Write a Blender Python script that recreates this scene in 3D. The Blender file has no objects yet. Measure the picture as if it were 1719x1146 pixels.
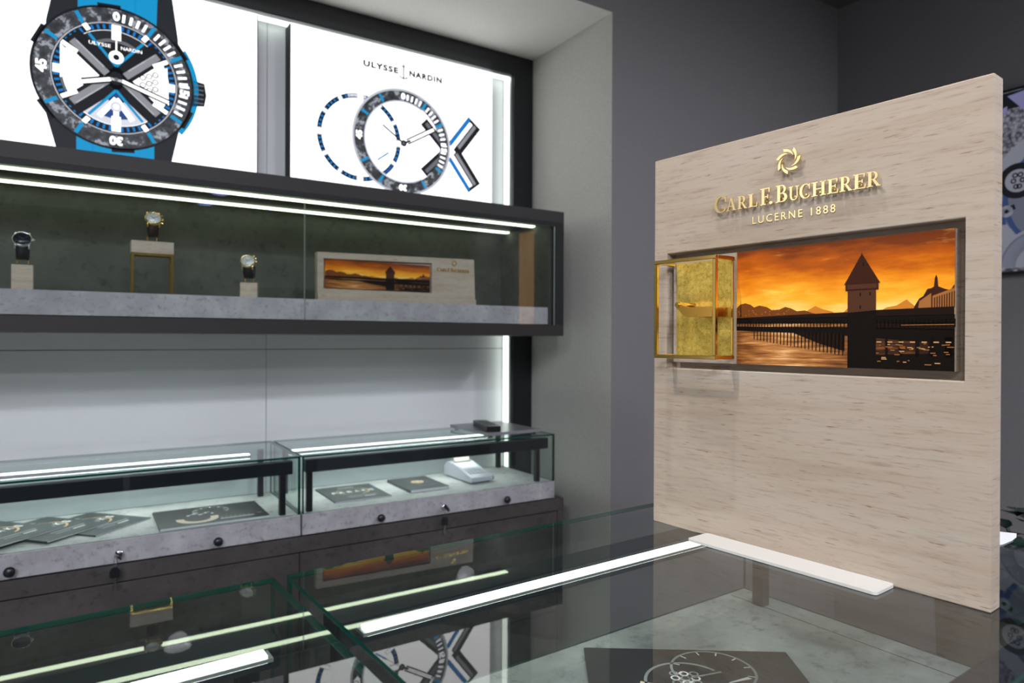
import bpy, math, random
from math import sin, cos, pi, radians, tan, atan2, hypot
from mathutils import Vector, Matrix
random.seed(7)
S = bpy.context.scene
COL = S.collection

# ------------------------------------------------------------------ camera, world, exposure
YAW, PITCH, ROLL = 0.5690, -0.0034, -0.0042
fw = Vector((cos(PITCH)*sin(YAW), cos(PITCH)*cos(YAW), sin(PITCH)))
rt0 = Vector((cos(YAW), -sin(YAW), 0)); dn0 = fw.cross(rt0)
rt = cos(ROLL)*rt0 + sin(ROLL)*dn0; dn = -sin(ROLL)*rt0 + cos(ROLL)*dn0
cd = bpy.data.cameras.new('camera'); cam = bpy.data.objects.new('camera', cd); COL.objects.link(cam)
cd.sensor_width = 36; cd.lens = 24.0; cd.clip_start = 0.02; cd.clip_end = 60
cam.matrix_world = Matrix(((rt.x, -dn.x, -fw.x, 0), (rt.y, -dn.y, -fw.y, 0), (rt.z, -dn.z, -fw.z, 1.2), (0, 0, 0, 1)))
cd.dof.use_dof = True; cd.dof.focus_distance = 0.72; cd.dof.aperture_fstop = 8.0
S.camera = cam
S.view_settings.view_transform = 'Standard'; S.view_settings.look = 'None'
S.view_settings.exposure = -0.13; S.view_settings.gamma = 1.0; S.view_settings.use_curve_mapping = False
W = bpy.data.worlds.new('world'); S.world = W; W.use_nodes = True
W.node_tree.nodes['Background'].inputs[0].default_value = (0.75, 0.82, 1.0, 1)
W.node_tree.nodes['Background'].inputs[1].default_value = 0.04
S.cycles.transparent_max_bounces = 32

CEIL = 2.55
def spot(loc, target, watts, color, angle=110, radius=0.035, blend=0.35):
    l = bpy.data.lights.new('spot_light', 'SPOT'); o = bpy.data.objects.new('spot_light', l); COL.objects.link(o)
    l.energy = watts; l.color = color; l.spot_size = radians(angle); l.shadow_soft_size = radius; l.spot_blend = blend
    o.location = loc
    o.rotation_euler = (Vector(target)-Vector(loc)).to_track_quat('-Z', 'Y').to_euler()
    return o
COOL = (0.90, 0.93, 1.0); WARM = (1.0, 0.92, 0.84)
# soft fill light added below the ceiling without a fixture, lifts the dark walls
def area(loc, sx, sy, watts, color):
    l = bpy.data.lights.new('ceiling_fill_light', 'AREA'); o = bpy.data.objects.new('ceiling_fill_light', l); COL.objects.link(o)
    l.shape = 'RECTANGLE'; l.size = sx; l.size_y = sy; l.energy = watts; l.color = color; o.location = loc
area((-1.3, -1.7, CEIL-0.03), 1.6, 1.2, 80, COOL)

# ------------------------------------------------------------------ materials
MATS = {}
def newmat(n):
    m = bpy.data.materials.new(n); m.use_nodes = True; MATS[n] = m
    return m, m.node_tree, m.node_tree.nodes['Principled BSDF']
def pm(n, c, rough=0.5, metal=0.0, spec=0.5, coat=0):
    m, t, b = newmat(n)
    b.inputs['Base Color'].default_value = (*c, 1); b.inputs['Roughness'].default_value = rough
    b.inputs['Metallic'].default_value = metal; b.inputs['Specular IOR Level'].default_value = spec
    b.inputs['Coat Weight'].default_value = coat
    return m
def em(n, c, s=1.0):
    m, t, b = newmat(n)
    b.inputs['Base Color'].default_value = (0, 0, 0, 1); b.inputs['Specular IOR Level'].default_value = 0.2
    b.inputs['Emission Color'].default_value = (*c, 1); b.inputs['Emission Strength'].default_value = s
    return m
def nd(t, kind, **kw):
    n = t.nodes.new(kind)
    for k, v in kw.items():
        if k in n.inputs: n.inputs[k].default_value = v
        else: setattr(n, k, v)
    return n
def ramp(t, fac, stops):
    r = t.nodes.new('ShaderNodeValToRGB'); e = r.color_ramp.elements
    while len(e) < len(stops): e.new(0.5)
    for el, (p, c) in zip(e, stops): el.position = p; el.color = (*c, 1)
    t.links.new(fac, r.inputs[0]); return r.outputs[0]
def coords(t, scale=(1, 1, 1), loc=(0, 0, 0), world=False):
    if world:
        src = t.nodes.new('ShaderNodeNewGeometry').outputs['Position']
    else:
        src = t.nodes.new('ShaderNodeTexCoord').outputs['Object']
    mp = t.nodes.new('ShaderNodeMapping'); mp.inputs['Scale'].default_value = scale; mp.inputs['Location'].default_value = loc
    t.links.new(src, mp.inputs[0]); return mp.outputs[0]
def noise(t, vec, scale, detail=6, rough=0.6):
    n = t.nodes.new('ShaderNodeTexNoise'); n.inputs['Scale'].default_value = scale
    n.inputs['Detail'].default_value = detail; n.inputs['Roughness'].default_value = rough
    t.links.new(vec, n.inputs['Vector']); return n.outputs['Fac']
def mixc(t, fac, a, b, mode='MIX'):
    n = t.nodes.new('ShaderNodeMix'); n.data_type = 'RGBA'; n.blend_type = mode
    for sock, v in ((n.inputs[0], fac), (n.inputs[6], a), (n.inputs[7], b)):
        if hasattr(v, 'is_linked'): t.links.new(v, sock)
        elif isinstance(v, tuple): sock.default_value = (*v, 1)
        else: sock.default_value = v
    return n.outputs[2]
def bump(t, b, h, strength, dist=0.002):
    n = t.nodes.new('ShaderNodeBump'); n.inputs['Strength'].default_value = strength; n.inputs['Distance'].default_value = dist
    t.links.new(h, n.inputs['Height']); t.links.new(n.outputs[0], b.inputs['Normal'])
def concrete(n, lo, mid, hi, rough=0.55, scale=14):
    m, t, b = newmat(n)
    v = coords(t, world=True)
    a = ramp(t, noise(t, v, scale, 9, .62), [(.3, lo), (.5, mid), (.7, hi)])
    sp = ramp(t, noise(t, v, scale*6, 5, .7), [(.30, (.45, .45, .45)), (.46, (1, 1, 1))])
    c = mixc(t, .8, a, sp, 'MULTIPLY')
    t.links.new(c, b.inputs['Base Color']); b.inputs['Roughness'].default_value = rough
    b.inputs['Specular IOR Level'].default_value = .35
    bump(t, b, noise(t, v, scale*8, 4), .08)
    return m
def glass(n, tint, f0, k=1.0):
    m = bpy.data.materials.new(n); m.use_nodes = True; t = m.node_tree; t.nodes.clear(); MATS[n] = m
    out = t.nodes.new('ShaderNodeOutputMaterial'); mix = t.nodes.new('ShaderNodeMixShader')
    tr = t.nodes.new('ShaderNodeBsdfTransparent'); tr.inputs[0].default_value = (*tint, 1)
    gl = t.nodes.new('ShaderNodeBsdfGlossy'); gl.inputs['Roughness'].default_value = 0.0
    lw = t.nodes.new('ShaderNodeLayerWeight'); lw.inputs[0].default_value = .5
    p = nd(t, 'ShaderNodeMath', operation='POWER'); t.links.new(lw.outputs['Facing'], p.inputs[0]); p.inputs[1].default_value = 5
    a = nd(t, 'ShaderNodeMath', operation='MULTIPLY_ADD'); t.links.new(p.outputs[0], a.inputs[0]); a.inputs[1].default_value = k; a.inputs[2].default_value = f0
    g = t.nodes.new('ShaderNodeNewGeometry')
    ib = nd(t, 'ShaderNodeMath', operation='SUBTRACT'); ib.inputs[0].default_value = 1; t.links.new(g.outputs['Backfacing'], ib.inputs[1])
    f = nd(t, 'ShaderNodeMath', operation='MULTIPLY', use_clamp=True); t.links.new(a.outputs[0], f.inputs[0]); t.links.new(ib.outputs[0], f.inputs[1])
    t.links.new(f.outputs[0], mix.inputs[0]); t.links.new(tr.outputs[0], mix.inputs[1]); t.links.new(gl.outputs[0], mix.inputs[2])
    t.links.new(mix.outputs[0], out.inputs[0]); return m

G_TOP = glass('counter_glass', (.87, .905, .89), .15, .85)
G_PANE = glass('case_glass', (.95, .975, .967), .05, .8)
G_CASE = glass('case_top_glass', (.84, .90, .89), .07, .9)
G_SHELF = glass('shelf_glass', (.96, .98, .97), .06, .8)
EDGE = pm('glass_edge_green', (.002, .045, .033), .12, 0, .7)
EDGE3 = pm('glass_edge_pale', (.45, .50, .48), .2)
EDGE2 = pm('glass_edge_dark', (.003, .035, .028), .15, 0, .7)

CONC = concrete('pale_concrete', (.30, .29, .32), (.37, .36, .39), (.46, .45, .48))
CONC_F = concrete('grey_concrete_floor', (.24, .255, .245), (.33, .345, .335), (.43, .445, .435), .6, 9)
CONC_L = concrete('light_concrete_deck', (.40, .42, .41), (.50, .52, .51), (.60, .62, .61), .6, 9)
CONC_D = concrete('dark_concrete', (.044, .046, .039), (.062, .064, .056), (.085, .087, .077), .7, 7)
CAB = concrete('dark_brown_laminate', (.042, .037, .036), (.060, .054, .053), (.080, .073, .072), .5, 9)
CAB_F = pm('dark_fascia', (.026, .023, .023), .5, 0, .3)
BLACK = pm('black_metal', (.010, .011, .014), .35, 0, .5)
BLACKM = pm('black_matt', (.014, .014, .016), .6, 0, .3)
NAVY = pm('dark_navy_metal', (.009, .012, .017), .35, 0, .45)
GOLD = pm('polished_gold', (.83, .58, .18), .16, 1)
GOLD_D = pm('deep_gold', (.70, .40, .09), .24, 1)
GOLD_B = pm('light_gold', (.93, .78, .45), .22, 1)
ROSE = pm('rose_gold', (.86, .55, .30), .2, 1)
STEEL = pm('steel', (.75, .76, .78), .18, 1)
WHITE = pm('white_satin', (.52, .51, .495), .45)
WPAPER = pm('white_paper', (.80, .80, .86), .6)
LED = em('led_greenish_white', (.86, 1.0, .72), 5.0)
LEDW = em('led_white', (.97, 1.0, .93), 7.0)
LEDC = em('led_case_white', (.93, 1.0, .96), 20.0)
LEDG = em('led_counter_white', (.97, 1.0, .98), 6.0)
LEDV = em('led_side_white', (.90, 1.0, .90), 2.6)
LAMP = em('lamp_face', (.92, .95, 1.0), 150.0)
ALU = pm('aluminium', (.55, .57, .57), .35, .9)

m, t, b = newmat('niche_wallpaper'); v = coords(t, world=True)
t.links.new(ramp(t, noise(t, v, 260, 3), [(.35, (.45, .445, .405)), (.65, (.55, .545, .495))]), b.inputs['Base Color'])
b.inputs['Roughness'].default_value = .85; bump(t, b, noise(t, v, 300, 2), .5, .002); PAPER = m
m, t, b = newmat('niche_wallpaper_lit'); v = coords(t, world=True)  # paler copy of the niche wallpaper, standing in for light on the soffit
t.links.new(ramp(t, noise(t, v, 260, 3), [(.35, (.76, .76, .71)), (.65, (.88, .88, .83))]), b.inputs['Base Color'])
b.inputs['Roughness'].default_value = .85; bump(t, b, noise(t, v, 300, 2), .5, .002); SOFFIT_LIT = m
m, t, b = newmat('dark_wall_paint'); v = coords(t, world=True)
t.links.new(ramp(t, noise(t, v, 200, 2), [(.3, (.185, .178, .185)), (.7, (.21, .20, .21))]), b.inputs['Base Color'])
b.inputs['Roughness'].default_value = .8; bump(t, b, noise(t, v, 350, 2), .25, .001); DWALL = m
BACKP = pm('pale_grey_panel', (.66, .67, .70), .45)
CEILM = pm('ceiling_dark', (.09, .088, .09), .8)
BULK = pm('ceiling_pale', (.5, .5, .48), .8)
FLOORM = concrete('shop_floor', (.34, .33, .32), (.42, .41, .40), (.50, .49, .48), .45, 5)

def travertine(n, tone=1.0, s=1.0):
    m, t, b = newmat(n)
    big = coords(t, (2.2*s, 2.2*s, 30*s)); mid = coords(t, (24*s, 24*s, 330*s)); vn = coords(t, (34*s, 34*s, 480*s), (3, 1, 2)); vn2 = coords(t, (15*s, 15*s, 240*s), (7, 4, 1))
    base = ramp(t, noise(t, big, 1.6, 5, .55), [(.3, (.52*tone, .415*tone, .322*tone)), (.5, (.60*tone, .50*tone, .41*tone)), (.7, (.62*tone, .54*tone, .465*tone))])
    fine = ramp(t, noise(t, mid, 1.0, 8, .70), [(.30, (.62, .56, .52)), (.48, (.97, .97, .97)), (.70, (1.0, .985, .96))])
    c = mixc(t, .85, base, fine, 'MULTIPLY')
    vein = ramp(t, noise(t, vn, 1.0, 4, .6), [(.31, (.40, .25, .17)), (.385, (1, 1, 1))])
    c = mixc(t, .8, c, vein, 'MULTIPLY')
    vein2 = ramp(t, noise(t, vn2, 1.0, 6, .65), [(.29, (.34, .21, .14)), (.345, (1, 1, 1))])
    c = mixc(t, .8, c, vein2, 'MULTIPLY')
    t.links.new(c, b.inputs['Base Color']); b.inputs['Roughness'].default_value = .38; b.inputs['Specular IOR Level'].default_value = .35
    return m
TRAV = travertine('travertine_veneer', .68)
TRAV_S = travertine('small_travertine_veneer', .78, 1.6)

m, t, b = newmat('gold_leaf'); v = coords(t, (1, 1, 1))
a = noise(t, v, 260, 9, .82); w2 = noise(t, v, 40, 4)
c = ramp(t, a, [(.30, (.30, .20, .03)), (.48, (.78, .58, .12)), (.70, (1.0, .82, .28))])
t.links.new(mixc(t, .5, c, ramp(t, w2, [(.35, (.62, .56, .45)), (.6, (1, 1, 1))]), 'MULTIPLY'), b.inputs['Base Color'])
b.inputs['Metallic'].default_value = .85; b.inputs['Roughness'].default_value = .48; bump(t, b, a, .35, .0006); LEAF = m

m, t, b = newmat('orange_oak_glow'); v = coords(t, (30, 30, 3), world=True)
t.links.new(ramp(t, noise(t, v, 1.5, 6), [(.3, (.40, .20, .08)), (.7, (.62, .33, .14))]), b.inputs['Emission Color']); b.inputs['Base Color'].default_value = (.3, .15, .06, 1); b.inputs['Emission Strength'].default_value = 4.0; b.inputs['Roughness'].default_value = .45; OAK_GLOW = m  # wood grain that emits; its brightness is put into the material

# printed colours
P_WHITE = em('print_white', (1, 1, 1), 2.0)
P_BLACK = em('print_black', (.007, .008, .011), 1)
P_DARK = em('print_charcoal', (.018, .021, .027), 1)
P_GREY = em('print_grey', (.16, .17, .19), 1)
P_MID = em('print_mid_grey', (.30, .31, .34), 1)
P_SILV = em('print_silver', (.62, .64, .70), 1)
P_PALE = em('print_pale', (.80, .82, .92), 1)
P_BLUE = em('print_blue', (.0, .22, .68), 1.0)
P_CYAN = em('print_cyan', (.004, .33, .68), 1.0)
P_NAVY = em('print_navy', (.02, .07, .28), 1)
m, t, b = newmat('print_marbled_carbon'); v = coords(t)
b.inputs['Base Color'].default_value = (0, 0, 0, 1)
t.links.new(ramp(t, noise(t, v, 38, 6, .62), [(.40, (.008, .010, .013)), (.53, (.045, .05, .06)), (.60, (.42, .45, .52)), (.68, (.07, .075, .085))]), b.inputs['Emission Color'])
b.inputs['Emission Strength'].default_value = 1; P_CARB = m
I_DARK = pm('ink_dark_green_grey', (.050, .064, .064), .45)
I_BLACK = pm('ink_black', (.022, .022, .022), .4)
I_WHITE = pm('ink_white', (.75, .75, .75), .5)
I_GREY = pm('ink_grey', (.28, .29, .30), .5)
I_GOLD = pm('ink_bronze', (.56, .38, .20), .5)
I_CREAM = pm('ink_cream', (.74, .62, .44), .5)
PAGES = pm('paper_pages', (.62, .64, .66), .7)

# ------------------------------------------------------------------ mesh builder
XF = {}
class MB:
    def __init__(s): s.v = []; s.f = []; s.m = []; s.s = []; s.mats = []
    def mi(s, mat):
        if mat not in s.mats: s.mats.append(mat)
        return s.mats.index(mat)
    def add(s, vs, fs, mat, smooth=False):
        o = len(s.v); k = s.mi(mat)
        s.v += [Vector(p) for p in vs]
        for f in fs: s.f.append([i+o for i in f]); s.m.append(k); s.s.append(smooth)
    def box(s, x0, x1, y0, y1, z0, z1, mat, edge=None, thin=None):
        vs = [(x, y, z) for z in (z0, z1) for y in (y0, y1) for x in (x0, x1)]
        fs = [[0, 2, 3, 1], [4, 5, 7, 6], [0, 1, 5, 4], [2, 6, 7, 3], [0, 4, 6, 2], [1, 3, 7, 5]]
        if edge is None: s.add(vs, fs, mat)
        else:
            ax = {'z': (0, 1), 'y': (2, 3), 'x': (4, 5)}[thin]
            s.add(vs, [fs[i] for i in ax], mat); s.add(vs, [fs[i] for i in range(6) if i not in ax], edge)
    def cyl(s, p0, p1, r0, r1=None, n=16, mat=None, smooth=True):
        r1 = r0 if r1 is None else r1
        p0 = Vector(p0); p1 = Vector(p1); d = (p1-p0).normalized()
        a = d.orthogonal().normalized(); c = d.cross(a)
        vs = [p0+r0*(cos(2*pi*i/n)*a+sin(2*pi*i/n)*c) for i in range(n)]+[p1+r1*(cos(2*pi*i/n)*a+sin(2*pi*i/n)*c) for i in range(n)]
        s.add(vs, [[i, (i+1) % n, n+(i+1) % n, n+i] for i in range(n)], mat, smooth)
        s.add(vs, [list(range(n))[::-1], list(range(n, 2*n))], mat)
    def lathe(s, prof, M, n=32, mat=None, smooth=True):
        vs = []
        for r, z in prof: vs += [M @ Vector((r*cos(2*pi*i/n), r*sin(2*pi*i/n), z)) for i in range(n)]
        fs = [[j*n+i, j*n+(i+1) % n, (j+1)*n+(i+1) % n, (j+1)*n+i] for j in range(len(prof)-1) for i in range(n)]
        s.add(vs, fs, mat, smooth)
        s.add(vs, [list(range(n))[::-1], list(range((len(prof)-1)*n, len(prof)*n))], mat)
    def prism(s, pts, d0, d1, M, mat, smooth=False):
        n = len(pts)
        ar = sum(pts[i][0]*pts[(i+1) % n][1]-pts[(i+1) % n][0]*pts[i][1] for i in range(n))
        if ar < 0: pts = pts[::-1]
        vs = [M @ Vector((x, y, d0)) for x, y in pts]+[M @ Vector((x, y, d1)) for x, y in pts]
        s.add(vs, [list(range(n))[::-1], list(range(n, 2*n))], mat)
        s.add(vs, [[i, (i+1) % n, n+(i+1) % n, n+i] for i in range(n)], mat, smooth)
    def tube(s, path, r, mat, n=10):
        path = [Vector(p) for p in path]; vs = []; L = len(path); a = None
        for i, p in enumerate(path):
            d = (path[min(i+1, L-1)]-path[max(i-1, 0)]).normalized()
            a = d.orthogonal().normalized() if a is None else (a-a.dot(d)*d).normalized()
            c = d.cross(a); vs += [p+r*(cos(2*pi*k/n)*a+sin(2*pi*k/n)*c) for k in range(n)]
        s.add(vs, [[i*n+k, i*n+(k+1) % n, (i+1)*n+(k+1) % n, (i+1)*n+k] for i in range(L-1) for k in range(n)], mat, True)
        s.add(vs, [list(range(n))[::-1], list(range((L-1)*n, L*n))], mat)
    def build(s, name, parent=None, bevel=0, seg=2, world=False):
        me = bpy.data.meshes.new(name)
        vs = s.v
        if world and parent is not None:
            I = XF[root(parent)].inverted(); vs = [I @ p for p in vs]
        me.from_pydata([tuple(p) for p in vs], [], s.f)
        for mt in s.mats: me.materials.append(mt)
        for p, k, sm in zip(me.polygons, s.m, s.s): p.material_index = k; p.use_smooth = sm
        me.update()
        o = bpy.data.objects.new(name, me); COL.objects.link(o)
        if parent is not None: o.parent = parent
        if bevel:
            bm_ = o.modifiers.new('bevel', 'BEVEL'); bm_.width = bevel; bm_.segments = seg; bm_.limit_method = 'ANGLE'; bm_.angle_limit = radians(35)
        return o
def root(o):
    while o.parent is not None: o = o.parent
    return o
def thing(name, label, cat, loc=(0, 0, 0), rz=0.0, group=None):
    o = bpy.data.objects.new(name, None); COL.objects.link(o); o.empty_display_size = .05
    o.location = loc; o.rotation_euler = (0, 0, rz); o['label'] = label; o['category'] = cat
    if group: o['group'] = group
    XF[o] = Matrix.Translation(loc) @ Matrix.Rotation(rz, 4, 'Z')
    return o
def tag(o, label, cat, group=None):
    o['label'] = label; o['category'] = cat
    if group: o['group'] = group
    return o
def struct(mb, name, label=None):
    o = mb.build(name); o['kind'] = 'structure'
    if label: o['label'] = label
    return o

# ------------------------------------------------------------------ flat prints
def text_mesh(body, space=1.0, weight=0.0):
    c = bpy.data.curves.new('txt', 'FONT'); c.body = body; c.space_character = space; c.offset = weight; c.resolution_u = 3
    o = bpy.data.objects.new('txt', c); COL.objects.link(o)
    dg = bpy.context.evaluated_depsgraph_get(); me = bpy.data.meshes.new_from_object(o.evaluated_get(dg))
    vs = [(p.co.x, p.co.y) for p in me.vertices]; fs = [list(p.vertices) for p in me.polygons]
    bpy.data.objects.remove(o); bpy.data.curves.remove(c); bpy.data.meshes.remove(me)
    x0 = min(p[0] for p in vs); x1 = max(p[0] for p in vs); y0 = min(p[1] for p in vs); y1 = max(p[1] for p in vs)
    return [((x-x0)/(x1-x0), (y-y0)/(y1-y0)) for x, y in vs], fs
class Print:
    """flat printed shapes on a plane (origin O, axes U, V, outward normal N), each layer a hair above the last"""
    def __init__(s, mb, O, U, V, N, eps=.00012):
        s.mb = mb; s.O = Vector(O); s.U = Vector(U); s.V = Vector(V); s.N = Vector(N); s.eps = eps; s.k = 1; s.clip = None
    def P(s, x, y): return s.O+x*s.U+y*s.V+s.N*(s.eps*s.k)
    def up(s, n=1): s.k += n
    def poly(s, pts, mat):
        n = len(pts)
        ar = sum(pts[i][0]*pts[(i+1) % n][1]-pts[(i+1) % n][0]*pts[i][1] for i in range(n))
        if (ar < 0) != (s.U.cross(s.V).dot(s.N) < 0): pts = pts[::-1]
        s.mb.add([s.P(*p) for p in pts], [list(range(n))], mat)
    def rect(s, cx, cy, w, h, mat, a=0.0):
        c, q = cos(a), sin(a)
        s.poly([(cx+dx*c-dy*q, cy+dx*q+dy*c) for dx, dy in ((-w/2, -h/2), (w/2, -h/2), (w/2, h/2), (-w/2, h/2))], mat)
    def line(s, x0, y0, x1, y1, w, mat): s.rect((x0+x1)/2, (y0+y1)/2, hypot(x1-x0, y1-y0), w, mat, atan2(y1-y0, x1-x0))
    def ring(s, cx, cy, r0, r1, mat, a0=0.0, a1=360.0, n=64, ky=1.0):
        for i in range(n):
            a = radians(a0+(a1-a0)*i/n); b_ = radians(a0+(a1-a0)*(i+1)/n)
            q = [(cx+r*cos(g), cy+ky*r*sin(g)) for r, g in ((r0, a), (r1, a), (r1, b_), (r0, b_))]
            if r0 == 0: q = q[1:] if False else [q[0], q[1], q[2]]
            s.poly(q, mat)
    def disc(s, cx, cy, r, mat, n=48, ky=1.0): s.poly([(cx+r*cos(2*pi*i/n), cy+ky*r*sin(2*pi*i/n)) for i in range(n)], mat)
    def text(s, body, x0, y0, w, h, mat, a=0.0, space=1.0, weight=0.0, centre=False):
        vs, fs = text_mesh(body, space, weight); c, q = cos(a), sin(a)
        ox, oy = (-.5, -.5) if centre else (0, 0)
        pts = [((x+ox)*w, (y+oy)*h) for x, y in vs]
        vv = [s.P(x0+x*c-y*q, y0+x*q+y*c) for x, y in pts]
        n0 = (vv[fs[0][1]]-vv[fs[0][0]]).cross(vv[fs[0][2]]-vv[fs[0][0]])
        if n0.dot(s.N) < 0: fs = [f[::-1] for f in fs]
        s.mb.add(vv, fs, mat)

# ------------------------------------------------------------------ the room shell
NX = 1.4140          # right side of the niche
NXL = -1.20          # left side of the niche
NZ = 2.2236          # its soffit
FY = 1.636           # front wall plane
BY = 2.142           # back panel of the niche
RX = 2.618
q = MB(); q.box(-3.6, RX+.1, -5.2, 2.4, -.1, 0, FLOORM); struct(q, 'floor')
q = MB(); q.box(-3.6, RX+.1, -5.2, 2.4, CEIL, CEIL+.1, CEILM); struct(q, 'ceiling')
q = MB(); q.box(NX+.0004, RX, FY, 2.4, 0, CEIL, DWALL); q.box(NXL, NX+.0004, FY, 2.4, NZ+.0004, CEIL, DWALL); q.box(-3.6, NXL-.0004, FY, 2.4, 0, CEIL, DWALL)
struct(q, 'wall_front')
q = MB(); q.box(RX, RX+.1, -5.2, 2.4, 0, CEIL, DWALL); struct(q, 'wall_right')
q = MB(); q.box(-3.7, -3.6, -5.2, 2.4, 0, CEIL, DWALL); struct(q, 'wall_left')
q = MB(); q.box(-3.6, RX, -5.3, -5.2, 0, CEIL, DWALL); struct(q, 'wall_back')
q = MB(); q.box(NX, NX+.0004, FY, 2.3, 0, NZ, PAPER); q.box(NXL-.0004, NXL, FY, 2.3, 0, NZ, PAPER); struct(q, 'wall_niche_sides')
q = MB(); q.box(NXL, NX, FY, 2.3, NZ, NZ+.0004, SOFFIT_LIT); struct(q, 'ceiling_niche')
q = MB()
xs = [NXL, -.36, .487, NX]
for i in range(3): q.box(xs[i]+.0008, xs[i+1]-.0008, BY, BY+.03, 0, 1.1650, BACKP)
for i in range(3): q.box(xs[i]+.0008, xs[i+1]-.0008, BY, BY+.03, 1.1670, NZ, BACKP)
q.box(NXL, NX, BY+.004, BY+.034, 0, NZ, BLACKM)
struct(q, 'wall_niche_back')
q = MB(); q.box(-3.0, .84, -4.4, -3.75, CEIL-.10, CEIL, BULK); struct(q, 'ceiling_bulkhead')
q = MB(); q.box(RX-.03, RX-.0005, -.455, -.315, .62, 1.93, OAK_GLOW)  # wood strip given a glow so its reflection in the shelf glass reads bright
tag(q.build('glowing_oak_strip'), 'narrow wood-grain strip on the right wall, glow added for its reflection in the glass', 'glowing strip')

o = thing('fill_panel', 'large plain glowing fill panel added out of view left of the niche', 'glowing strip', (-2.35, FY, 1.0))  # added and unseen: fills the counter sign and reflects in its gold letters
q = MB(); q.box(-3.3, -1.4, FY-.05, FY-.0005, 1.0, 2.4, BLACKM); q.build('housing', o, world=True)
q = MB(); q.box(-3.28, -1.42, FY-.054, FY-.0502, 1.02, 2.38, em('fill_panel_glow', (1, .93, .82), 2.2)); q.build('lit_face', o, world=True)

# ------------------------------------------------------------------ downlights
def downlight(x, y, w, label, color=COOL, face=LAMP, aim=None, ang=125):
    o = thing('ceiling_downlight', label, 'ceiling light', (x, y, CEIL-.014), 0, 'round ceiling downlights')
    q = MB(); q.lathe([(.071, 0), (.090, 0), (.090, .004), (.082, .014), (.071, .014)], Matrix.Identity(4), 32, WHITE); q.build('trim_ring', o)
    q = MB(); q.lathe([(.0, -.003), (.069, -.003), (.0705, -.001), (.0705, .010), (.0, .010)], Matrix.Identity(4), 32, face); q.build('lamp_face', o)
    if w: spot((x, y, CEIL-.04), aim or (x*.8+.1, y+1.1, 0.6), w, color, ang, .06, .5)
LAMP2 = em('lamp_face_dim', (.35, .42, 1.0), 9.0)
downlight(.50, -.82, 80, 'white round downlight in the dark ceiling, middle one of the nearest row')
downlight(2.45, -.95, 80, 'white round downlight in the dark ceiling, right one beside the oak strip')
downlight(-1.45, -.82, 38, 'white round downlight in the dark ceiling, left one of the nearest row')
downlight(-.60, -1.50, 55, 'white round downlight in the dark ceiling, second row from the niche')
downlight(-1.60, -3.10, 110, 'white round downlight in the dark ceiling, third row from the niche')
downlight(1.13, -3.30, 0, 'dim bluish round downlight in the dark ceiling, nearer of the pair', face=LAMP2)
downlight(1.09, -3.90, 0, 'dim bluish round downlight in the dark ceiling, farther of the pair', face=LAMP2)
# track spotlights that light the counter display
def trackspot(x, y, w, label, aim, color=WARM, ang=60, rad=.02):
    o = thing('track_spotlight', label, 'spotlight', (x, y, CEIL), 0, 'track spotlights over the counter')
    d = (Vector(aim)-Vector((x, y, CEIL-.11))).normalized(); p = Vector((0, 0, -.11))
    q = MB(); q.box(-.02, .02, -.05, .05, -.02, 0, BLACKM); q.build('mount', o)
    q = MB(); q.cyl((0, 0, -.02), (0, 0, -.11), .007, mat=BLACKM); q.build('stem', o)
    q = MB(); q.cyl(p-d*.05, p+d*.05, .03, .034, 24, BLACKM); q.build('lamp_head', o)
    q = MB(); q.cyl(p+d*.0502, p+d*.052, .028, .028, 24, LAMP2); q.build('lamp_face', o)
    spot(Vector((x, y, CEIL))+p+d*.06, aim, w, color, ang, rad, .6)
trackspot(-.35, .62, 44, 'black track spotlight aimed at the counter display, left one', (.6, .42, 1.15))
trackspot(.33, .50, 32, 'black track spotlight almost above the counter display', (.56, .42, 1.1), WARM, 60, .008)

# ------------------------------------------------------------------ black surround of the lit posters, with its LED strips
CX0, TZ0, SF = 1.3315, 2.1552, 2.075
o = thing('poster_surround', 'black metal frame round the lit posters at the back of the niche', 'frame', (NX-.03, SF, 0))
q = MB(); q.box(CX0, NX-.0006, SF, BY-.001, 0, NZ-.0006, BLACK); q.build('right_post', o, world=True)
q = MB(); q.box(NXL+.001, CX0-.0002, SF, BY-.001, TZ0, NZ-.0006, BLACK); q.build('top_rail', o, world=True)
q = MB(); q.box(CX0-.0046, CX0-.0002, 2.096, 2.134, .70, TZ0-.0046, LEDV); q.build('led_strip', o, world=True)
q = MB(); q.box(NXL+.05, CX0-.0002, 2.096, 2.134, TZ0-.0044, TZ0-.0002, LEDV); q.build('led_strip', o, world=True)
q = MB(); q.box(CX0-.006, CX0-.0002, 2.086, 2.0958, .70, TZ0-.002, ALU); q.box(NXL+.05, CX0-.0062, 2.082, 2.0858, TZ0-.0100, TZ0-.0002, ALU); q.build('led_channel', o, world=True)

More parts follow.
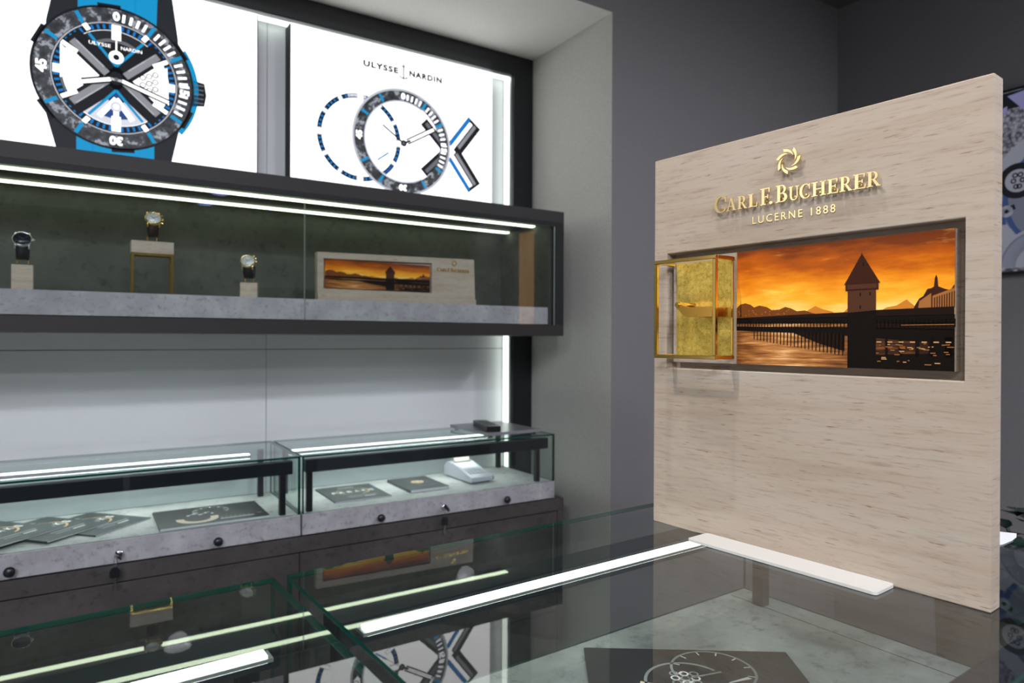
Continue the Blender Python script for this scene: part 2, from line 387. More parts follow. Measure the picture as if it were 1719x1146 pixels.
# ------------------------------------------------------------------ backlit posters (design units of 1.0685 m)
PS = 1.0685
def lightbox(x0, x1, label):
    x0, x1 = x0*PS, x1*PS
    o = thing('backlit_poster', label, 'poster', ((x0+x1)/2, 2.14, 1.61), 0, 'backlit watch posters above the wall shelf')
    z0, z1 = 1.6075, 2.1462
    q = MB(); q.box(x0, x1, 2.094, BY-.001, z0, z1, BLACKM); q.build('housing', o, world=True)
    q = MB(); e = .004
    q.box(x0+e, x1-e, 2.088, 2.0938, z0+e, z1-.002, P_WHITE)
    pr = Print(q, (0, 2.088, 1.2*(1-PS)), (PS, 0, 0), (0, 0, PS), (0, -1, 0))
    return o, q, pr
def bezel(pr, cx, cy, r0, r1, blue, ticks=True):
    pr.ring(cx, cy, r0, r1, P_CARB, n=72); pr.up()
    rm = (r0+r1)/2; w = r1-r0
    for k in range(12):
        if k % 3 == 0: continue
        a = radians(90-30*k); pr.line(cx+(r0+.12*w)*cos(a), cy+(r0+.12*w)*sin(a), cx+(r1-.05*w)*cos(a), cy+(r1-.05*w)*sin(a), w*.26, blue)
    for k in range(1, 20):
        if k % 5 == 0: continue
        a = radians(90-6*k); pr.line(cx+(r0+.15*w)*cos(a), cy+(r0+.15*w)*sin(a), cx+(r1-.25*w)*cos(a), cy+(r1-.25*w)*sin(a), w*.18, P_WHITE)
    for body, k, wd in (('0', 0, .42), ('15', 3, .72), ('30', 6, .8), ('45', 9, .85)):
        a = radians(90-30*k)
        pr.text(body, cx+rm*cos(a), cy+rm*sin(a), w*wd*1.05, w*.66, P_WHITE, a-pi/2, 1.0, .045, True)
def hand(pr, x0, y0, x1, y1, w):
    pr.line(x0, y0, x1, y1, w*2.0, P_BLACK); pr.up(); pr.line(x0, y0, x1, y1, w, P_WHITE); pr.up(); pr.line(x0, y0, x1, y1, w*.18, P_GREY); pr.up()

# big watch poster
o, q, pr = lightbox(-.244, .421, 'large backlit poster of one dive watch with blue strap')
cx, cy = .084, 1.840
pr.poly([(-.036, 2.0785), (.207, 2.0785), (.222, 1.97), (.224, 1.73), (.200, 1.614), (-.030, 1.614), (-.065, 1.75), (-.06, 1.95)], P_DARK); pr.up()
pr.poly([(.004, 2.0785), (.175, 2.0785), (.172, 1.98), (.003, 1.98)], P_CYAN)
pr.poly([(.001, 1.70), (.168, 1.70), (.168, 1.614), (.001, 1.614)], P_CYAN); pr.up()
pr.line(.125, 2.078, .125, 2.0, .0015, P_BLUE); pr.line(.035, 1.69, .035, 1.62, .0015, P_BLUE)
pr.ring(cx, cy, .15, .187, P_CYAN, -38, 34, 30)
pr.poly([(.25, 1.873), (.285, 1.868), (.290, 1.838), (.285, 1.808), (.25, 1.803)], P_BLACK); pr.up()
for k in range(5): pr.rect(.272, 1.815+.0115*k, .022, .003, P_GREY)
pr.disc(cx, cy, .176, P_BLACK, 64)
for k in range(6):
    a = radians(30+60*k+5); pr.rect(cx+.174*cos(a), cy+.174*sin(a), .014, .05, P_BLACK, a)
pr.up(2)
bezel(pr, cx, cy, .1365, .1705, P_CYAN); pr.up()
pr.disc(cx, cy, .1375, P_BLACK, 64); pr.up(); pr.ring(cx, cy, .1335, .1360, P_SILV); pr.up()
pr.disc(cx, cy, .117, P_WHITE, 64); pr.up()
for k in range(60):
    a = radians(6*k)
    if k % 5: pr.line(cx+.1195*cos(a), cy+.1195*sin(a), cx+.1305*cos(a), cy+.1305*sin(a), .0052, P_BLUE)
def sector(r, a0, a1, mat, n=14, base=(0, 0)):
    pr.poly([(cx+base[0], cy+base[1])]+[(cx+r*cos(radians(a0+(a1-a0)*i/n)), cy+r*sin(radians(a0+(a1-a0)*i/n))) for i in range(n+1)], mat)
sector(.116, 52, 128, P_DARK, base=(0, .03)); sector(.116, 232, 308, P_PALE, base=(0, -.03))
sector(.118, 178, 212, P_GREY); pr.up()
sector(.112, 188, 212, P_WHITE); pr.disc(cx, cy+.022, .075, P_GREY, 30); pr.up()
pr.disc(cx, cy+.015, .0735, P_BLACK, 30); pr.up()
pr.poly([(cx-.116, cy-.02), (cx-.05, cy), (cx-.116, cy+.06)], P_WHITE); pr.poly([(cx+.117, cy-.045), (cx+.03, cy), (cx+.113, cy+.05)], P_WHITE)
pr.disc(cx-.07, cy+.015, .046, P_WHITE, 24); pr.disc(cx+.075, cy+.005, .042, P_WHITE, 24); pr.up()
for i in range(9): pr.ring(cx+.058+.014*(i % 3), cy-.022+.006*i, .0045, .0075, P_MID if i % 2 else P_GREY, n=14)
sector(.10, 248, 292, P_NAVY, base=(0, -.035)); pr.up()
for a in (250, 270, 290): pr.line(cx, cy-.05, cx+.105*cos(radians(a)), cy+.105*sin(radians(a)), .012, P_WHITE)
pr.up()
for a in (45, 135, 225, 315):
    r = radians(a + (3 if a in (135, 315) else -3)); d = (cos(r), sin(r)); nx, ny = -d[1], d[0]
    pr.line(cx, cy, cx+.127*d[0], cy+.127*d[1], .048, P_BLACK)
pr.up()
for a in (45, 135, 225, 315):
    r = radians(a + (3 if a in (135, 315) else -3)); d = (cos(r), sin(r)); sgn = 1 if a in (135, 315) else -1; nx, ny = -d[1]*sgn, d[0]*sgn
    o_ = .007
    pr.line(cx+.02*d[0]+o_*nx, cy+.02*d[1]+o_*ny, cx+.118*d[0]+o_*nx, cy+.118*d[1]+o_*ny, .017, P_MID)
    pr.line(cx+.035*d[0]+(o_-.007)*nx, cy+.035*d[1]+(o_-.007)*ny, cx+.112*d[0]+(o_-.007)*nx, cy+.112*d[1]+(o_-.007)*ny, .003, P_SILV)
pr.up()
for sg in (1, -1):
    for sx in (1, -1):
        pr.line(cx, cy+sg*.0295, cx+sx*.058, cy+sg*.098, .0065, P_CYAN)
        pr.line(cx+sx*.058, cy+sg*.106, cx+sx*.068, cy+sg*.119, .011, P_WHITE)
pr.up()
for k in range(12):
    if k in (1, 5, 7, 11): continue
    a = radians(90-30*k); wd = .020 if k % 3 == 0 else .010
    pr.line(cx+.094*cos(a), cy+.094*sin(a), cx+.131*cos(a), cy+.131*sin(a), wd, P_WHITE)
pr.text('ULYSSE', cx-.058, cy+.073, .046, .008, P_WHITE); pr.text('NARDIN', cx+.010, cy+.073, .046, .008, P_WHITE)
pr.line(cx, cy+.092, cx, cy+.062, .003, P_WHITE); pr.ring(cx, cy+.052, .007, .016, P_WHITE, n=24)
pr.ring(cx, cy-.070, .006, .013, P_PALE, n=24); pr.up()
pr.disc(cx, cy, .016, P_BLACK, 20); pr.up()
hand(pr, cx-.012, cy-.004, cx-.072, cy-.022, .009); hand(pr, cx+.012, cy-.004, cx+.116, cy-.038, .008)
pr.line(cx-.014, cy-.003, cx+.014, cy-.005, .006, P_SILV); pr.up(); pr.disc(cx, cy-.003, .0045, P_GREY, 16)
q.build('printed_face', o, world=True)

# exploded watch poster
o, q, pr = lightbox(.506, 1.171, 'backlit poster of an exploded watch with rings and a cross')
pr.text('ULYSSE', .7205, 2.011, .112, .019, P_BLACK, 0, 1.2, .055); pr.text('NARDIN', .8685, 2.011, .112, .019, P_BLACK, 0, 1.2, .055)
pr.line(.8495, 2.045, .8495, 2.001, .0042, P_BLACK); pr.line(.843, 2.037, .856, 2.037, .0032, P_BLACK)
pr.ring(.8495, 2.020, .0176, .0214, P_BLACK, 225, 315, 16)
ax, ay = .7115, 1.797
pr.ring(ax, ay, .1155, .1295, P_BLACK, n=80); pr.up()
for k in range(60):
    a = radians(6*k+3); pr.line(ax+.119*cos(a), ay+.119*sin(a), ax+.1265*cos(a), ay+.1265*sin(a), .0058, P_BLUE)
pr.ring(ax, ay, .1195, .1275, P_NAVY, -75, -22, 16); pr.ring(ax, ay, .119, .1278, P_PALE, 82, 108, 8); pr.up()
for k in range(12):
    a = radians(30*k); wd = .018 if k % 3 == 0 else .010
    pr.line(ax+.099*cos(a), ay+.099*sin(a), ax+.1300*cos(a), ay+.1300*sin(a), wd*1.25, P_SILV)
pr.up()
for k in range(12):
    a = radians(30*k); wd = .018 if k % 3 == 0 else .010
    pr.line(ax+.100*cos(a), ay+.100*sin(a), ax+.1292*cos(a), ay+.1292*sin(a), wd*.9, P_WHITE)
pr.up()
# the cross
hx, hy = 1.012, 1.800
for sg in (1, -1):
    ex_, ey_ = 1.092, hy+sg*.104
    d = Vector((ex_-hx, ey_-hy)).normalized(); n_ = Vector((d.y, -d.x))*sg
    def L_(off, w, mat, f0=0.0, f1=1.0):
        a = Vector((hx, hy)).lerp(Vector((ex_, ey_)), f0)+n_*off; c2 = Vector((hx, hy)).lerp(Vector((ex_, ey_)), f1)+n_*off
        pr.line(a.x, a.y, c2.x, c2.y, w, mat)
    L_(.005, .056, P_BLACK, .0, 1.05); pr.up(); L_(-.0165, .0105, P_BLUE, .0, 1.02); L_(-.003, .013, P_WHITE, .05, .97); L_(.0135, .011, P_MID, .12, .99); pr.up()
    fx, fy = .918, hy+sg*.080
    pr.line(hx-.012, hy, fx, fy, .030, P_BLACK); pr.up(); pr.line(hx-.006, hy-sg*.004, fx+.008, fy-sg*.004, .012, P_GREY); pr.up()
pr.poly([(hx-.028, hy), (hx-.006, hy+.024), (hx+.018, hy), (hx-.006, hy-.024)], P_WHITE); pr.up()
# carbon bezel
bx, by_ = .848, 1.805
pr.ring(bx, by_, .1545, .1625, P_SILV, n=80); pr.ring(bx, by_, .1205, .127, P_PALE, 60, 300, 50); pr.up()
bezel(pr, bx, by_, .1255, .1555, P_CYAN); pr.up()
hand(pr, .862, 1.807, .952, 1.860, .009); pr.line(.85, 1.801, .782, 1.846, .0052, P_BLACK); pr.line(.85, 1.801, .80, 1.764, .0015, P_GREY)
pr.line(.80, 1.764, .765, 1.738, .0048, P_BLUE); pr.up(); pr.line(.85, 1.801, .872, 1.812, .007, P_BLACK); pr.disc(.85, 1.801, .010, P_BLACK, 20); pr.up(); pr.disc(.85, 1.801, .004, P_GREY, 12)
q.build('printed_face', o, world=True)

# ------------------------------------------------------------------ wall shelf showcase
SX0, SX1, SY = NXL+.001, 1.3145, 1.750
o = thing('wall_showcase', 'long dark glass-fronted wall shelf holding three watches and a small sign', 'display shelf', (.1, 1.9, 1.211))
q = MB(); q.box(SX0, SX1, SY, 2.0745, 1.5715, 1.606, CAB_F); q.build('top_board', o, world=True)
q = MB(); q.box(SX0, SX1, SY, 2.0745, 1.2110, 1.2455, CAB_F); q.build('bottom_board', o, world=True)
q = MB(); q.box(1.2815, SX1, SY, 2.0745, 1.2456, 1.5714, BLACKM); q.build('side_board', o, world=True)
q = MB(); q.box(1.272, 1.2814, 1.772, 2.07, 1.2456, 1.5714, CONC_D); q.build('side_lining', o, world=True)
q = MB(); q.box(SX0, 1.2814, 2.062, 2.0745, 1.2456, 1.5714, CONC_D); q.build('back_panel', o, world=True)
q = MB(); q.box(SX0, 1.262, 1.763, 2.0615, 1.2475, 1.301, CONC); q.build('floor_board', o, world=True, bevel=.0008)
q = MB(); q.box(SX0, 1.2814, 1.7505, 1.7575, 1.5585, 1.5714, BLACKM); q.build('glass_rail', o, world=True)
for y in (1.855, 2.012):
    q = MB(); q.box(SX0, 1.268, y-.009, y+.009, 1.5675, 1.5714, LED); q.build('led_strip', o, world=True)
for xa, xb in ((SX0, .4915), (.4935, 1.2805)):
    q = MB(); q.box(xa, xb, 1.752, 1.757, 1.2457, 1.5584, G_SHELF, EDGE3, 'y'); q.build('glass_pane', o, world=True)

# ------------------------------------------------------------------ serif letters for the raised lettering
def Rc(x0, y0, x1, y1): return [(x0, y0), (x1, y0), (x1, y1), (x0, y1)]
def arc(cx, cy, rx, ry, ix, iy, a0, a1, sx=0, n=14):
    out = [(cx+rx*cos(radians(a0+(a1-a0)*i/n)), cy+ry*sin(radians(a0+(a1-a0)*i/n))) for i in range(n+1)]
    inn = [(cx+sx+ix*cos(radians(a0+(a1-a0)*i/n)), cy+iy*sin(radians(a0+(a1-a0)*i/n))) for i in range(n+1)]
    return [[out[i], out[i+1], inn[i+1], inn[i]] for i in range(n)]
ST = [Rc(.10, 0, .29, 1), Rc(0, 0, .39, .055), Rc(0, .945, .30, 1)]
GLY = {
 'A': (.88, [[(.34, 1), (.47, 1), (.79, .04), (.59, .04)], [(.09, .04), (.17, .04), (.42, .86), (.37, .99)], Rc(.21, .30, .60, .37), Rc(0, 0, .28, .055), Rc(.50, 0, .88, .055)]),
 'B': (.76, ST+[Rc(.2, .945, .42, 1), Rc(.2, .49, .46, .545), Rc(.2, 0, .44, .055)]+arc(.40, .75, .27, .25, .12, .195, -90, 90)+arc(.42, .275, .34, .275, .15, .215, -90, 90)),
 'C': (.86, arc(.46, .5, .46, .53, .30, .475, 42, 318, .05)+[[(.74, .62), (.80, .62), (.80, 1.0), (.76, 1.0)], [(.72, .02), (.82, .20), (.77, .22), (.66, .06)]]),
 'E': (.72, ST+[Rc(.2, .94, .66, 1), Rc(.2, .47, .54, .53), Rc(.2, 0, .68, .06), [(.60, .74), (.64, .74), (.66, 1), (.58, 1)], [(.62, 0), (.68, 0), (.72, .28), (.67, .28)], Rc(.48, .38, .54, .62)]),
 'F': (.70, ST+[Rc(.2, .94, .66, 1), Rc(.2, .45, .54, .51), [(.60, .72), (.65, .72), (.67, 1), (.58, 1)], Rc(.49, .36, .55, .60)]),
 'H': (.92, [Rc(.10, 0, .28, 1), Rc(.64, 0, .82, 1), Rc(.2, .47, .7, .53)]+[Rc(a, b_, a+.38, b_+.055) for a in (0, .54) for b_ in (0, .945)]),
 'L': (.66, ST+[Rc(.2, .945, .39, 1), Rc(.2, 0, .62, .06), [(.56, 0), (.62, 0), (.66, .30), (.61, .30)]]),
 'R': (.86, ST+[Rc(.2, .945, .40, 1), Rc(.2, .45, .42, .505)]+arc(.39, .725, .29, .275, .13, .22, -90, 90)+[[(.34, .48), (.50, .48), (.80, .05), (.60, .05)], Rc(.60, 0, .88, .055)]),
 'U': (.86, [Rc(.10, .3, .28, 1), Rc(.68, .3, .76, 1)]+arc(.43, .32, .33, .34, .20, .27, 180, 360, .035)+[Rc(0, .945, .40, 1), Rc(.55, .945, .88, 1)]),
 '.': (.2, [[(.1+.11*cos(2*pi*i/10), .10+.11*sin(2*pi*i/10)) for i in range(10)]])}
XZ = Matrix(((1, 0, 0, 0), (0, 0, -1, 0), (0, 1, 0, 0), (0, 0, 0, 1)))    # (x, y) -> (x, z); depth -> -y
def letter(mb, ch, x0, x1, z, h, d0, d1, mat):
    w, polys = GLY[ch]
    for k, p in enumerate(polys):
        mb.prism([(x0+(x1-x0)*a/w, z+h*c) for a, c in p], d0, d1-.00002*(k % 5), XZ, mat)
WORDS = [('C', .0884, .1048, 1), ('A', .1048, .1170, 0), ('R', .1186, .1300, 0), ('L', .1314, .1425, 0), ('F', .1457, .1570, 1), ('.', .1560, .1596, 0),
         ('B', .1634, .1758, 1), ('U', .1774, .1882, 0), ('C', .1889, .2003, 0), ('H', .2016, .2158, 0), ('E', .2171, .2279, 0), ('R', .2291, .2408, 0), ('E', .2418, .2534, 0), ('R', .2541, .2662, 0)]
def emblem(mb, cx, cz, r, d0, d1, mat):
    n = 10
    for k in range(7):
        pts_o, pts_i = [], []
        for i in range(n+1):
            f = i/n; a = radians(360/7*k+12-70*f); c, s_ = cos(a), sin(a)
            ro = r*(1.08-.52*f); ri = r*(.83-.30*f**.75)
            pts_o.append((cx+ro*c, cz+ro*s_)); pts_i.append((cx+ri*c, cz+ri*s_))
        for i in range(n): mb.prism([pts_o[i], pts_o[i+1], pts_i[i+1], pts_i[i]], d0, d1, XZ, mat)

# ------------------------------------------------------------------ sunset photograph (bridge and tower on a river)
def sunset_mat(n, x0, z0, w, h, hor):
    m, t, b = newmat(n)
    v = coords(t, (1/w, 1, 1/h), (-x0/w, 0, -z0/h))
    sep = t.nodes.new('ShaderNodeSeparateXYZ'); t.links.new(v, sep.inputs[0])
    vs = nd(t, 'ShaderNodeMapping'); vs.inputs['Scale'].default_value = (2.6, 0, 7); t.links.new(v, vs.inputs[0])
    n1 = noise(t, vs.outputs[0], 1.0, 7, .58)
    a = nd(t, 'ShaderNodeMath', operation='MULTIPLY_ADD'); t.links.new(n1, a.inputs[0]); a.inputs[1].default_value = .62; t.links.new(sep.outputs[2], a.inputs[2])
    s2 = nd(t, 'ShaderNodeMath', operation='SUBTRACT'); t.links.new(a.outputs[0], s2.inputs[0]); s2.inputs[1].default_value = .31
    sky = ramp(t, s2.outputs[0], [(hor-.04, (1, .68, .22)), (hor+.12, (.95, .44, .03)), (hor+.27, (.78, .23, .008)), (hor+.41, (.46, .095, .005)), (min(.995, hor+.56), (.17, .036, .008))])
    vc = nd(t, 'ShaderNodeMapping'); vc.inputs['Scale'].default_value = (3.4, 0, 9); vc.inputs['Location'].default_value = (5, 0, 3); t.links.new(v, vc.inputs[0])
    cl = ramp(t, noise(t, vc.outputs[0], 1.0, 6, .6), [(.60, (0, 0, 0)), (.72, (.55, .33, .10))])
    sky = mixc(t, .55, sky, cl, 'ADD')
    vw = nd(t, 'ShaderNodeMapping'); vw.inputs['Scale'].default_value = (5, 0, 46); t.links.new(v, vw.inputs[0])
    nw = noise(t, vw.outputs[0], 1.0, 5, .6)
    dx = nd(t, 'ShaderNodeMath', operation='SUBTRACT'); t.links.new(sep.outputs[0], dx.inputs[0]); dx.inputs[1].default_value = .27
    dx2 = nd(t, 'ShaderNodeMath', operation='ABSOLUTE'); t.links.new(dx.outputs[0], dx2.inputs[0])
    aw = nd(t, 'ShaderNodeMath', operation='MULTIPLY_ADD'); t.links.new(dx2.outputs[0], aw.inputs[0]); aw.inputs[1].default_value = -.75; t.links.new(nw, aw.inputs[2])
    wat = ramp(t, aw.outputs[0], [(.10, (.035, .014, .008)), (.30, (.22, .075, .02)), (.48, (.50, .21, .06)), (.62, (.80, .46, .20))])
    st = nd(t, 'ShaderNodeMath', operation='GREATER_THAN'); t.links.new(sep.outputs[2], st.inputs[0]); st.inputs[1].default_value = hor-.02
    c = mixc(t, st.outputs[0], wat, sky)
    t.links.new(c, b.inputs['Base Color']); b.inputs['Roughness'].default_value = .35; b.inputs['Specular IOR Level'].default_value = .12
    return m
def ink(n, c): return pm(n, c, .4, 0, .1)
S_HILL = ink('photo_hill_brown', (.17, .05, .010)); S_HILL2 = ink('photo_far_hill', (.56, .20, .025))
S_TOW = ink('photo_tower_stone', (.075, .028, .014)); S_TOWD = ink('photo_tower_roof', (.042, .013, .007))
S_DARK = ink('photo_bridge_black', (.006, .004, .003)); S_DARK2 = ink('photo_bridge_brown', (.013, .006, .004))
S_GLINT = ink('photo_glint', (.62, .33, .13)); S_WALL = ink('photo_lit_wall', (.34, .13, .035))
def sunset(pr, x0, z0, w, h, tower=(.635, .128), hills=1, pa=False):
    X = lambda a: x0+w*a
    Z = lambda c: z0+h*c
    def poly(pts, mat): pr.poly([(X(a), Z(c)) for a, c in pts], mat)
    r2 = random.Random(5)
    # far hills
    pts = [(.38, .40)]+[(.38+.04*i, .455+.035*sin(i*1.3)+.02*sin(i*2.9)+(.018 if 7 < i < 12 else 0)) for i in range(16)]+[(1, .42), (1, .40)]
    poly(pts, S_HILL2); pr.up()
    k = 1.0 if hills == 1 else 1.75
    pts = [(0, .38)]+[(a, .42+(c-.42)*k) for a, c in ((0, .50), (.02, .53), (.05, .54), (.08, .525), (.10, .50), (.13, .515), (.17, .50), (.20, .47), (.24, .475), (.27, .495), (.30, .48), (.33, .455), (.37, .46), (.41, .435), (.45, .42))]+[(.47, .38)]
    poly(pts, S_HILL); pr.up()
    for i in range(26):
        a = .01+.28*r2.random(); c = .425+.045*r2.random(); poly([(a, c), (a+.006, c), (a+.006, c+.008), (a, c+.008)], S_WALL)
    poly([(.021, .42), (.024, .58), (.027, .42)], S_DARK)
    # palace on the right
    poly([(.845, .40), (.85, .46), (.87, .52), (.885, .535), (.90, .585), (.915, .59), (.925, .60), (.928, .66), (.933, .685), (.938, .66), (.941, .60), (.965, .58), (.985, .57), (1, .61), (1, .40)], S_TOWD); pr.up()
    poly([(.865, .44), (.87, .50), (.915, .555), (.915, .44)], S_WALL); poly([(.92, .44), (.92, .535), (1, .585), (1, .44)], S_WALL); pr.up()
    for i in range(9): poly([(.926+.009*i, .45), (.930+.009*i, .45), (.930+.009*i, .525+.005*i), (.926+.009*i, .52+.005*i)], S_TOWD)
    # bridge roof, rail, deck
    pr.up()
    poly([(0, .395), (0, .41), (.30, .425), (.55, .435), (.68, .445), (1, .455), (1, .395)], S_DARK2)
    poly([(0, .36), (0, .40), (1, .40), (1, .33), (.70, .345)], S_DARK)
    poly([(0, .30), (0, .335), (.55, .32), (1, .30), (1, .19), (.70, .235), (.5, .262)], S_DARK)
    for i in range(64):
        a = i/63; wd = .003+.002*a
        poly([(a, .31), (a+wd, .31), (a+wd, .37), (a, .37)], S_DARK)
    poly([(.66, .30), (.66, .35), (1, .345), (1, .29)], S_DARK2)
    pr.up()
    poly([(.80, .327), (1, .327), (1, .332), (.80, .331)], S_WALL)
    # piers and dark reflections
    for i in range(26):
        a = .10+.018*i; d = .27-.005*i; poly([(a, .31), (a+.004+.0002*i, .31), (a+.004, d-.05), (a, d-.05)], S_DARK)
    poly([(.30, .285), (.56, .265), (.56, .13), (.44, .19)], S_DARK2)
    for a, wd in ((.735, .012), (.79, .014), (.855, .017), (.905, .022), (.965, .03)):
        poly([(a, .26), (a+wd, .26), (a+wd*.9, .10), (a+wd*.1, .10)], S_DARK)
    poly([(.69, 0), (.69, .105), (.80, .115), (1, .13), (1, 0)], S_DARK)
    poly([(.915, .13), (.915, .24), (1, .24), (1, .12)], S_DARK)
    pr.up()
    for i in range(40):
        a = .695+.28*r2.random(); c = .03+.16*r2.random(); l = .006+.02*r2.random(); poly([(a, c), (a+l, c), (a+l, c+.006), (a, c+.006)], S_WALL if r2.random() < .7 else S_GLINT)
    for i in range(7):
        a = .70+.045*i; poly([(a, .20), (a+.02, .20), (a+.02, .208), (a, .208)], S_GLINT)
    # tower
    ca, hw = tower
    poly([(ca-hw*.48, 0), (ca-hw*.48, .44), (ca+hw*.48, .44), (ca+hw*.48, 0)], S_DARK); pr.up()
    poly([(ca-hw*.48, .43), (ca-hw*.48, .615), (ca+hw*.48, .615), (ca+hw*.48, .445)], S_TOW)
    poly([(ca-hw*.56, .60), (ca-hw*.56, .665), (ca+hw*.56, .665), (ca+hw*.56, .60)], S_TOWD); pr.up()
    poly([(ca-hw*.61, .648), (ca-hw*.03, .872), (ca, .89), (ca+hw*.03, .872), (ca+hw*.62, .650), (ca, .662)], S_TOWD)
    poly([(ca-hw*.50, .612), (ca-hw*.50, .648), (ca+hw*.50, .648), (ca+hw*.50, .612)], S_TOW); pr.up()
    for a, c in ((-.05, .57), (.28, .57), (-.05, .47), (.05, .80)): poly([(ca+hw*a-.002, c-.012), (ca+hw*a+.003, c-.012), (ca+hw*a+.003, c+.014), (ca+hw*a-.002, c+.014)], S_DARK)

# ------------------------------------------------------------------ small travertine sign in the wall shelf
o = thing('shelf_sign', 'small wide travertine sign with sunset picture standing in the wall shelf', 'sign', (.78, 1.84, 1.301))
q = MB(); YF = 1.822
ou = [(.546, 1.3012), (1.031, 1.3012), (1.026, 1.4420), (.545, 1.4320)]; hx0, hx1, hz0, hz1 = .562, .884, 1.3345, 1.4195
hole = [(hx0, hz0), (hx1, hz0), (hx1, hz1+.003), (hx0, hz1-.004)]
vs = [(x, YF, z) for x, z in ou]+[(x, YF, z) for x, z in hole]+[(x, YF+.010, z) for x, z in hole]+[(x, YF+.02, z) for x, z in ou]
fs = [[i, (i+1) % 4, 4+(i+1) % 4, 4+i] for i in range(4)]+[[4+i, 4+(i+1) % 4, 8+(i+1) % 4, 8+i] for i in range(4)]+[[8, 9, 10, 11]]+[[12+i, 12+(i+1) % 4, (i+1) % 4, i] for i in range(4)]+[[15, 14, 13, 12]]
q.add(vs, fs, TRAV_S); q.build('board', o, world=True)
q = MB(); q.box(.546, 1.0312, YF-.005, YF, 1.3012, 1.3195, TRAV_S); q.build('plinth', o, world=True)
q = MB(); px0, px1, pz0, pz1 = .567, .879, 1.3375, 1.4150
q.box(px0, px1, YF+.003, YF+.0098, pz0, pz1, sunset_mat('small_sunset_print', px0-.78, pz0-1.301, px1-px0, pz1-pz0, .42))
sunset(Print(q, (0, YF+.003, 0), (1, 0, 0), (0, 0, 1), (0, -1, 0)), px0, pz0, px1-px0, pz1-pz0, (.60, .085), 2)
q.build('picture', o, world=True)
q = MB(); emblem(q, .957-.78, 1.426-1.301, .0085, -YF+1.84, -YF+1.84+.003, GOLD); q.build('emblem', o)
k = (1.008-.900)/(.2662-.0884)
for ch, a, c, big in WORDS:
    q = MB(); letter(q, ch, .900-.78+(a-.0884)*k, .900-.78+(c-.0884)*k, 1.4005-1.301, .0105 if big else .0085, 1.84-YF, 1.84-YF+.003, GOLD); q.build('raised_letter', o)

# ------------------------------------------------------------------ watches on their stands
def watch(x, y, z, rz, label, metal, dialmat, strapmat, chrono=False, sc=1.0):
    o = thing('wristwatch', label, 'watch', (x, y, z), rz, 'watches in the wall shelf'); o.scale = (sc, sc, sc)
    cz = .0262; ry, rz_ = .0185, .0260
    q = MB(); n = 40; wdt = .0115
    for (r_o, mat) in ((0, strapmat),):
        ring = []
        for i in range(n):
            a = 2*pi*i/n
            for dr, sx in ((0, -1), (0, 1), (-.0035, 1), (-.0035, -1)):
                ww = wdt*(1.0 if sin(a-radians(40)) > -2 else .9)
                ring.append((sx*ww, -(ry+dr)*cos(a), cz+(rz_+dr)*sin(a)))
        fs = [[i*4+k, i*4+(k+1) % 4, ((i+1) % n)*4+(k+1) % 4, ((i+1) % n)*4+k] for i in range(n) for k in range(4)]
        q.add(ring, fs, mat, True)
    q.build('strap', o)
    a = radians(40); c = Vector((0, -ry*cos(a)*.99, cz+rz_*sin(a)*.90)); nrm = Vector((0, -cos(radians(26)), sin(radians(26)))).normalized()
    xax = Vector((1, 0, 0)); yax = nrm.cross(xax)
    M = Matrix(((xax.x, yax.x, nrm.x, c.x), (xax.y, yax.y, nrm.y, c.y), (xax.z, yax.z, nrm.z, c.z), (0, 0, 0, 1)))
    R = .0182
    q = MB(); q.lathe([(.4*R, -.003), (.95*R, -.003), (R, -.001), (R, .004), (.95*R, .0062), (.86*R, .0072), (.84*R, .0060), (.3*R, .0058)], M, 36, metal)
    q.build('case', o)
    q = MB(); q.lathe([(.001, .0061), (.835*R, .0061), (.835*R, .0064), (.001, .0064)], M, 36, dialmat)
    dl = q.build('dial', o)
    q = MB(); pr = Print(q, M @ Vector((0, 0, .0064)), xax, yax, nrm, .00006)
    ink = I_GREY if dialmat is not I_BLACK else STEEL
    for k in range(12):
        g = radians(30*k); pr.line(.62*R*cos(g), .62*R*sin(g), .76*R*cos(g), .76*R*sin(g), .0008, metal)
    if chrono:
        for dx, dy in ((-.36, 0), (.36, 0), (0, -.36)): pr.ring(dx*R, dy*R, .18*R, .22*R, ink, n=18)
    pr.up(); pr.line(0, 0, .45*R*cos(2.4), .45*R*sin(2.4), .0011, metal); pr.line(0, 0, .62*R*cos(.5), .62*R*sin(.5), .0009, metal); pr.disc(0, 0, .0012, metal, 12)
    q.build('hands', dl)
    for sx in (-1, 1):
        for sy in (-1, 1):
            q = MB(); p0 = M @ Vector((sx*.0118, sy*.0125, .0022)); p1 = M @ Vector((sx*.0122, sy*.0195, -.0030))
            q.tube([p0, M @ Vector((sx*.0122, sy*.0165, .0012)), p1], .0019, metal, 10); q.build('lug', o)
    q = MB(); q.cyl(M @ Vector((R*.98, 0, .0015)), M @ Vector((R*1.20, 0, .0015)), .0030, None, 16, metal); q.build('crown', o)
    if chrono:
        for sy in (-1, 1):
            q = MB(); q.cyl(M @ Vector((R*.86, sy*.0085, .0015)), M @ Vector((R*1.10, sy*.0105, .0015)), .0021, None, 12, metal); q.build('pusher', o)
    return o
